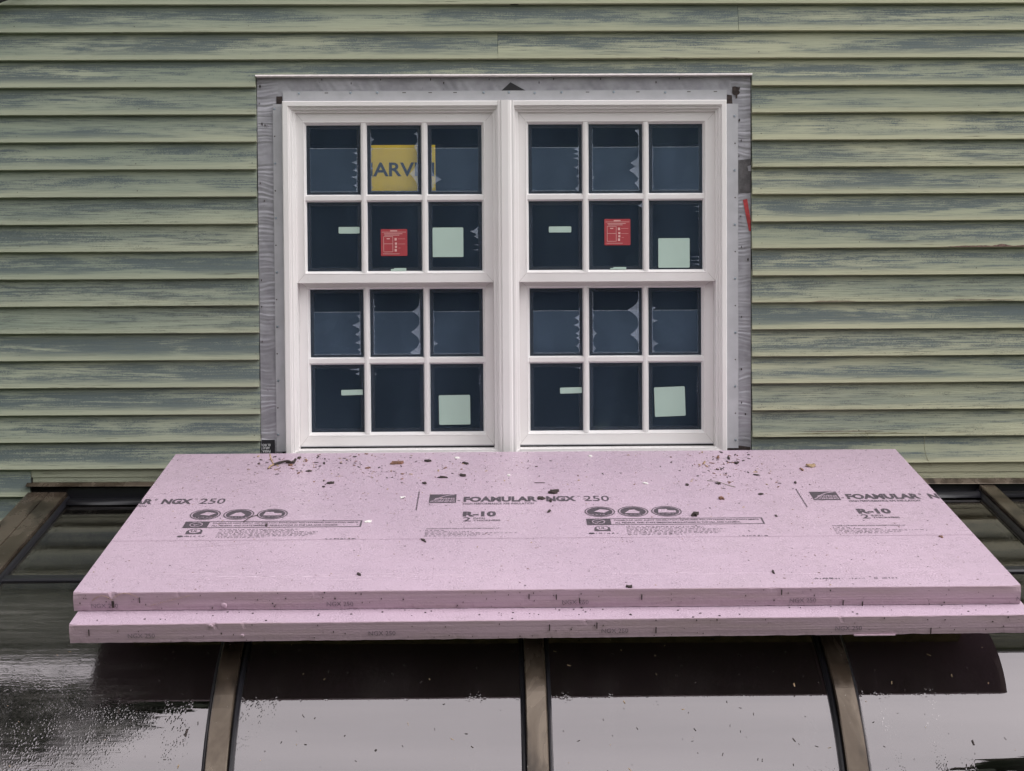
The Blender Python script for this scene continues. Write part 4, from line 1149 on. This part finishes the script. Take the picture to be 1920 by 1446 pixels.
CH = [
 ('wood_splinter', 'long tan and brown wood splinter near the back edge below the left sash', 'wood splinter', .7593, 1.1153, .058, .030, .010, 8, 'brown'),
 ('bark_chip', 'dark oblong bark chip lying alone left of the printed heading', 'bark chip', .5607, .9063, .030, .022, .007, 35, 'bark'),
 ('bark_chip', 'tiny dark crumb just below the lone oblong bark chip on the left', 'bark chip', .5430, .868, .009, .013, .005, 60, 'bark'),
 ('paint_curl', 'curled pale paint chip with a dark underside left of the square logo', 'paint chip', .7979, .7544, .017, .022, .003, -40, 'flake'),
 ('paint_flake', 'white paint flake just right of the left printed statement bar', 'paint flake', .7107, .5344, .023, .022, .004, 25, 'flake'),
 ('bark_chip', 'small dark chip on the bare front area left of centre', 'bark chip', .723, .1132, .010, .026, .005, 20, 'bark'),
 ('bark_chip', 'flat dark sliver among the crumbs left of the oblong chip', 'bark chip', .4753, 1.0363, .020, .018, .004, -20, 'bark'),
 ('bark_chip', 'small brown lozenge chip below the left sash, left of the long splinter', 'bark chip', .6649, 1.0669, .017, .020, .004, -25, 'brown'),
 ('bark_chip', 'dark bit lying on the left statement bar', 'bark chip', .4177, .5082, .010, .022, .005, 10, 'bark'),
 ('bark_chip', 'dark triangular chip at the back edge left of the window sill corner', 'bark chip', .4244, 1.1874, .014, .022, .005, -20, 'bark'),
 ('bark_chip', 'rounded double crumb beside the forked twig', 'bark chip', .4056, 1.1028, .018, .018, .006, 15, 'brown'),
 ('bark_chip', 'black and brown chip near the back edge below the mullion', 'bark chip', .8568, 1.1371, .026, .022, .009, 15, 'bark'),
 ('paint_flake', 'white oval paint flake at the back edge below the mullion', 'paint flake', .9531, 1.1745, .020, .022, .003, 10, 'flake'),
 ('bark_chip', 'black curled chip just in front of the white oval flake', 'bark chip', .9821, 1.1099, .016, .030, .007, 50, 'bark'),
 ('bark_chip', 'dark straight bar of bark behind the square logo', 'bark chip', .9147, .9572, .037, .016, .006, -6, 'bark'),
 ('bark_chip', 'dark oval bark chip right of the straight bark bar', 'bark chip', .9773, .9784, .020, .030, .007, 20, 'bark'),
 ('bark_chip', 'small dark oval chip behind the square logo, left of the bark bar', 'bark chip', .8579, .8972, .013, .024, .006, 30, 'bark'),
 ('paint_flake', 'white rounded paint flake behind the word heading in the middle', 'paint flake', 1.1246, .9749, .014, .022, .005, 0, 'flake'),
 ('paint_flake', 'white paint flake near the back edge below the right sash', 'paint flake', 1.3993, 1.1822, .014, .020, .005, 0, 'flake'),
 ('paint_flake', 'white paint flake behind the round printed badges on the right', 'paint flake', 1.5543, .8808, .013, .022, .005, 30, 'flake'),
 ('bark_chip', 'large black bark chip leaning over the printed heading', 'bark chip', 1.262, .795, .034, .040, .013, -30, 'bark'),
 ('bark_chip', 'ragged dark bark covering the last letter of the printed heading', 'bark chip', 1.222, .738, .028, .030, .006, 25, 'bark'),
 ('bark_chip', 'small dark bit hanging below the large bark chip on the heading', 'bark chip', 1.250, .712, .010, .024, .006, 10, 'bark'),
 ('bark_chip', 'lone dark crumb below the printed heading', 'bark chip', 1.2428, .6159, .011, .030, .007, -20, 'bark'),
 ('bark_chip', 'dark oblong crumb just in front of the score line at centre', 'bark chip', .8805, .3721, .010, .034, .005, 25, 'bark'),
 ('bark_chip', 'brown upright chip near the back edge below the right jamb', 'bark chip', 1.8225, 1.1533, .010, .032, .008, -15, 'brown'),
 ('bark_chip', 'dark upright chip right of the window jamb at the back edge', 'bark chip', 1.8571, 1.1464, .008, .040, .008, 0, 'bark'),
 ('bark_chip', 'dark lozenge in front of the upright chip by the window jamb', 'bark chip', 1.8751, 1.0913, .018, .026, .007, -25, 'bark'),
 ('bark_chip', 'thin dark sliver slanting in the right crumb patch', 'bark chip', 1.9181, .9617, .024, .014, .004, -22, 'bark'),
 ('dry_leaf', 'curled brown leaf fragment on the right near the back edge', 'dry leaf', 2.1127, 1.0499, .034, .030, .008, 12, 'tan'),
 ('bark_chip', 'small brown triangle chip left of the curled leaf fragment', 'bark chip', 2.0744, 1.0156, .011, .030, .005, 10, 'brown'),
 ('bark_chip', 'short dark chip under the thin twig on the right', 'bark chip', 1.7823, .8755, .020, .016, .005, -10, 'bark'),
 ('wood_knot', 'brown knotty wood bit behind the right printed badges', 'wood bit', 1.7718, .7243, .018, .026, .008, 10, 'brown'),
 ('bark_chip', 'dark flat dash right of the knotty wood bit', 'bark chip', 1.8978, .7655, .020, .016, .004, 25, 'bark'),
 ('bark_chip', 'long dark bark strip slanting over the right statement bar', 'bark chip', 1.6726, .5747, .040, .022, .012, 62, 'bark'),
 ('bark_chip', 'dark chip behind the right badges, left of the thin twig', 'bark chip', 1.6831, .8614, .014, .020, .005, -8, 'bark'),
 ('bark_chip', 'dark crumb at the top of the sideways small print on the right', 'bark chip', 2.0262, .8753, .010, .018, .006, 0, 'bark'),
 ('bark_chip', 'dark chip lying at the front edge near the middle of the board', 'bark chip', 1.4299, .0130, .020, .016, .006, -8, 'bark'),
 ('bark_chip', 'tiny dark crumb right of the right statement bar', 'bark chip', 1.9078, .5598, .008, .018, .004, 0, 'bark'),
 ('bark_chip', 'small upright dark splinter near the front edge on the right', 'bark chip', 1.8176, .1058, .006, .024, .007, 0, 'bark'),
 ('bark_chip', 'brown crumb near the right end of the board on its score line', 'bark chip', 2.3385, .3711, .012, .020, .004, 10, 'brown'),
]
for i, c in enumerate(CH):
    chip(*c[:3], c[3], c[4], c[5], c[6], c[7], c[8], c[9], 100 + i, group=G, bend=.004 if c[0] in ('paint_curl', 'dry_leaf') else 0)
def twig(pts, r, mat, label):
    o = tube('twig', [tuple(B1 @ Vector(p)) for p in pts], r, M[mat]); return tag(o, label, 'twig', G)
tw = twig([(.352, 1.102, .004), (.372, 1.120, .006), (.395, 1.126, .008), (.412, 1.118, .006), (.42, 1.135, .012)], .0042, 'bark', 'forked broken twig at the back left below the window corner')
k_ = tube('twig_fork', [tuple(B1 @ Vector(p)) for p in ((.352, 1.102, .004), (.345, 1.10, .02), (.338, 1.12, .034))], .0024, M['tan']); k_.parent = tw
k_ = tube('twig_fork', [tuple(B1 @ Vector(p)) for p in ((.352, 1.102, .004), (.345, 1.08, .006), (.34, 1.06, .003))], .0026, M['tan']); k_.parent = tw
twig([(.347, .540, .002), (.362, .570, .005), (.379, .600, .002)], .0012, 'bark', 'thin dark stalk lying across the left badges and statement bar')
twig([(1.752, .905, .001), (1.78, .885, .004), (1.81, .855, .002), (1.832, .836, .001)], .0009, 'stem', 'thin dry twig on the right side behind the badges')
twig([(1.2050, .8943, .0015), (1.2190, .8945, .0015), (1.2380, .8930, .0015)], .0012, 'bark', 'thin dark dash of stalk behind the middle heading')
# crumbs nobody could count
mb = MB(); rnd = random.Random(77)
def crumb(u, v, s):
    a = rnd.uniform(0, math.pi); l = s * rnd.uniform(1, 2.6); w_ = s * rnd.uniform(.4, .9); h = min(.0018, s * rnd.uniform(.25, .6))
    c_, s_ = math.cos(a), math.sin(a)
    p = [(-l, -w_), (l * .7, -w_), (l, w_ * .6), (-l * .6, w_)]
    mb.add([(u + x * c_ - y * s_, v + (x * s_ + y * c_) * 1.3, .0004) for x, y in p] + [(u + .7 * (x * c_ - y * s_), v + .9 * (x * s_ + y * c_), .0004 + h) for x, y in p],
           [(4, 5, 6, 7), (0, 1, 5, 4), (1, 2, 6, 5), (2, 3, 7, 6), (3, 0, 4, 7)], rnd.choice((0, 0, 0, 1, 1, 2)))
def ok(u, v): return .01 < u < BL - .01 and .012 < v < BW - .01
for (cu_, cv_, su, sv, n, lo, hi) in ((.46, 1.13, .12, .06, 80, .0016, .0066), (.62, 1.06, .15, .10, 90, .0012, .004), (1.83, 1.06, .09, .10, 90, .0014, .006), (1.86, .88, .09, .09, 45, .001, .004), (.95, 1.05, .35, .12, 60, .001, .005), (1.3, .8, .4, .12, 40, .001, .0035),
                                      (.75, .95, .2, .15, 80, .0008, .0022), (1.0, 1.1, .2, .08, 50, .0008, .0022), (.6, .8, .25, .15, 60, .0008, .002)):
    for i in range(n):
        u, v = rnd.gauss(cu_, su), rnd.gauss(cv_, sv)
        if ok(u, v): crumb(u, v, rnd.uniform(lo, hi) * rnd.uniform(.5, 1))
for i in range(850):
    u, v = rnd.uniform(0, BL), rnd.uniform(.0, BW)
    if ok(u, v): crumb(u, v, rnd.uniform(.0006, .0017))
me = mb.mesh('wood_crumbs'); o = link('wood_crumbs', me, None, [M['bark'], M['brown'], M['tan']]); o.matrix_world = B1
tag(o, kind='stuff')

# ------------------------------------------------------------------ debris on the glass
pathg = path(GL)
def on_glass(sfrac):
    """point and tangent on the curved eave; sfrac 0..1 over the arc"""
    a = SL + (math.pi / 2 - SL) * sfrac
    y = YA - RAD * (math.sin(a) - math.sin(SL)) - math.sin(a) * GL; z = ZA - RAD * (math.cos(SL) - math.cos(a)) + math.cos(a) * GL
    return Vector((0, y, z)), a
mb = MB(); rnd = random.Random(31)
for i in range(330):
    x = rnd.uniform(-1.45, 1.95)
    if min(abs(x - b) for b in BARS) < .05: continue
    p, a = on_glass(rnd.uniform(.12, .62)); p.x = x
    t = Vector((0, -math.cos(a), -math.sin(a))); nn = Vector((0, -math.sin(a), math.cos(a)))
    s = rnd.uniform(.0006, .0022) * (1 if rnd.random() < .9 else 1.8); an = rnd.gauss(1.2, .8)
    d1 = Vector((math.cos(an), 0, 0)) + t * math.sin(an); d2 = Vector((-math.sin(an), 0, 0)) + t * math.cos(an)
    l = s * rnd.uniform(1, 3.2); w_ = s * rnd.uniform(.4, .9)
    b = p + nn * .0004
    mb.add([b - d1 * l - d2 * w_, b + d1 * l - d2 * w_ * .6, b + d1 * l * .8 + d2 * w_, b - d1 * l * .7 + d2 * w_, b + nn * s * .6], [(0, 1, 4), (1, 2, 4), (2, 3, 4), (3, 0, 4)], rnd.choice((0, 0, 0, 0, 1)))
o = mb.build('glass_debris', [M['bark'], M['tan']]); tag(o, kind='stuff')

# ------------------------------------------------------------------ woods facing the house
mb = MB(); rnd = random.Random(61)
def crown(cx, cy, cz, rx, rz, n, s):
    for i in range(n):
        while True:
            x, y, z = (rnd.uniform(-1, 1) for _ in range(3))
            q = x * x + y * y + z * z
            if q < 1 and q > .12: break
        c = Vector((cx + x * rx, cy + y * rx, cz + z * rz))
        d1 = Vector((rnd.gauss(0, 1), rnd.gauss(0, 1), rnd.gauss(0, 1))).normalized(); d2 = d1.orthogonal().normalized()
        k_ = s * rnd.uniform(.6, 1.4)
        mb.add([c - d1 * k_, c + d2 * k_ * .6, c + d1 * k_, c - d2 * k_ * .6], [(0, 1, 2, 3)])
    mb.add([(cx - .2, cy, GZ), (cx + .2, cy, GZ), (cx + .1, cy, cz), (cx - .1, cy, cz), (cx, cy + .25, GZ)], [(0, 1, 2, 3), (1, 4, 2), (4, 0, 3)], 0)
for i in range(26):
    x = -42 + i * 3.4 + rnd.uniform(-1, 1); y = -26 + rnd.uniform(-4, 4)
    crown(x, y, GZ + rnd.uniform(4.5, 6), rnd.uniform(2.6, 3.6), rnd.uniform(5.5, 7.0), 560, .6)
    crown(x + 1.7, y - 5, GZ + rnd.uniform(5, 7), 3.2, 6.5, 380, .8)
crown(-5.2, -4.3, 4.4, 2.35, 6.0, 5200, .27)
crown(-4.2, -1.9, 7.0, 2.0, 2.4, 2400, .27)
crown(-8.0, -9.5, 2.6, 2.0, 5.0, 500, .4)
crown(6.6, -10.0, 3.6, 2.2, 5.0, 1200, .34)
tag(mb.build('woods', M['leaf']), kind='stuff')
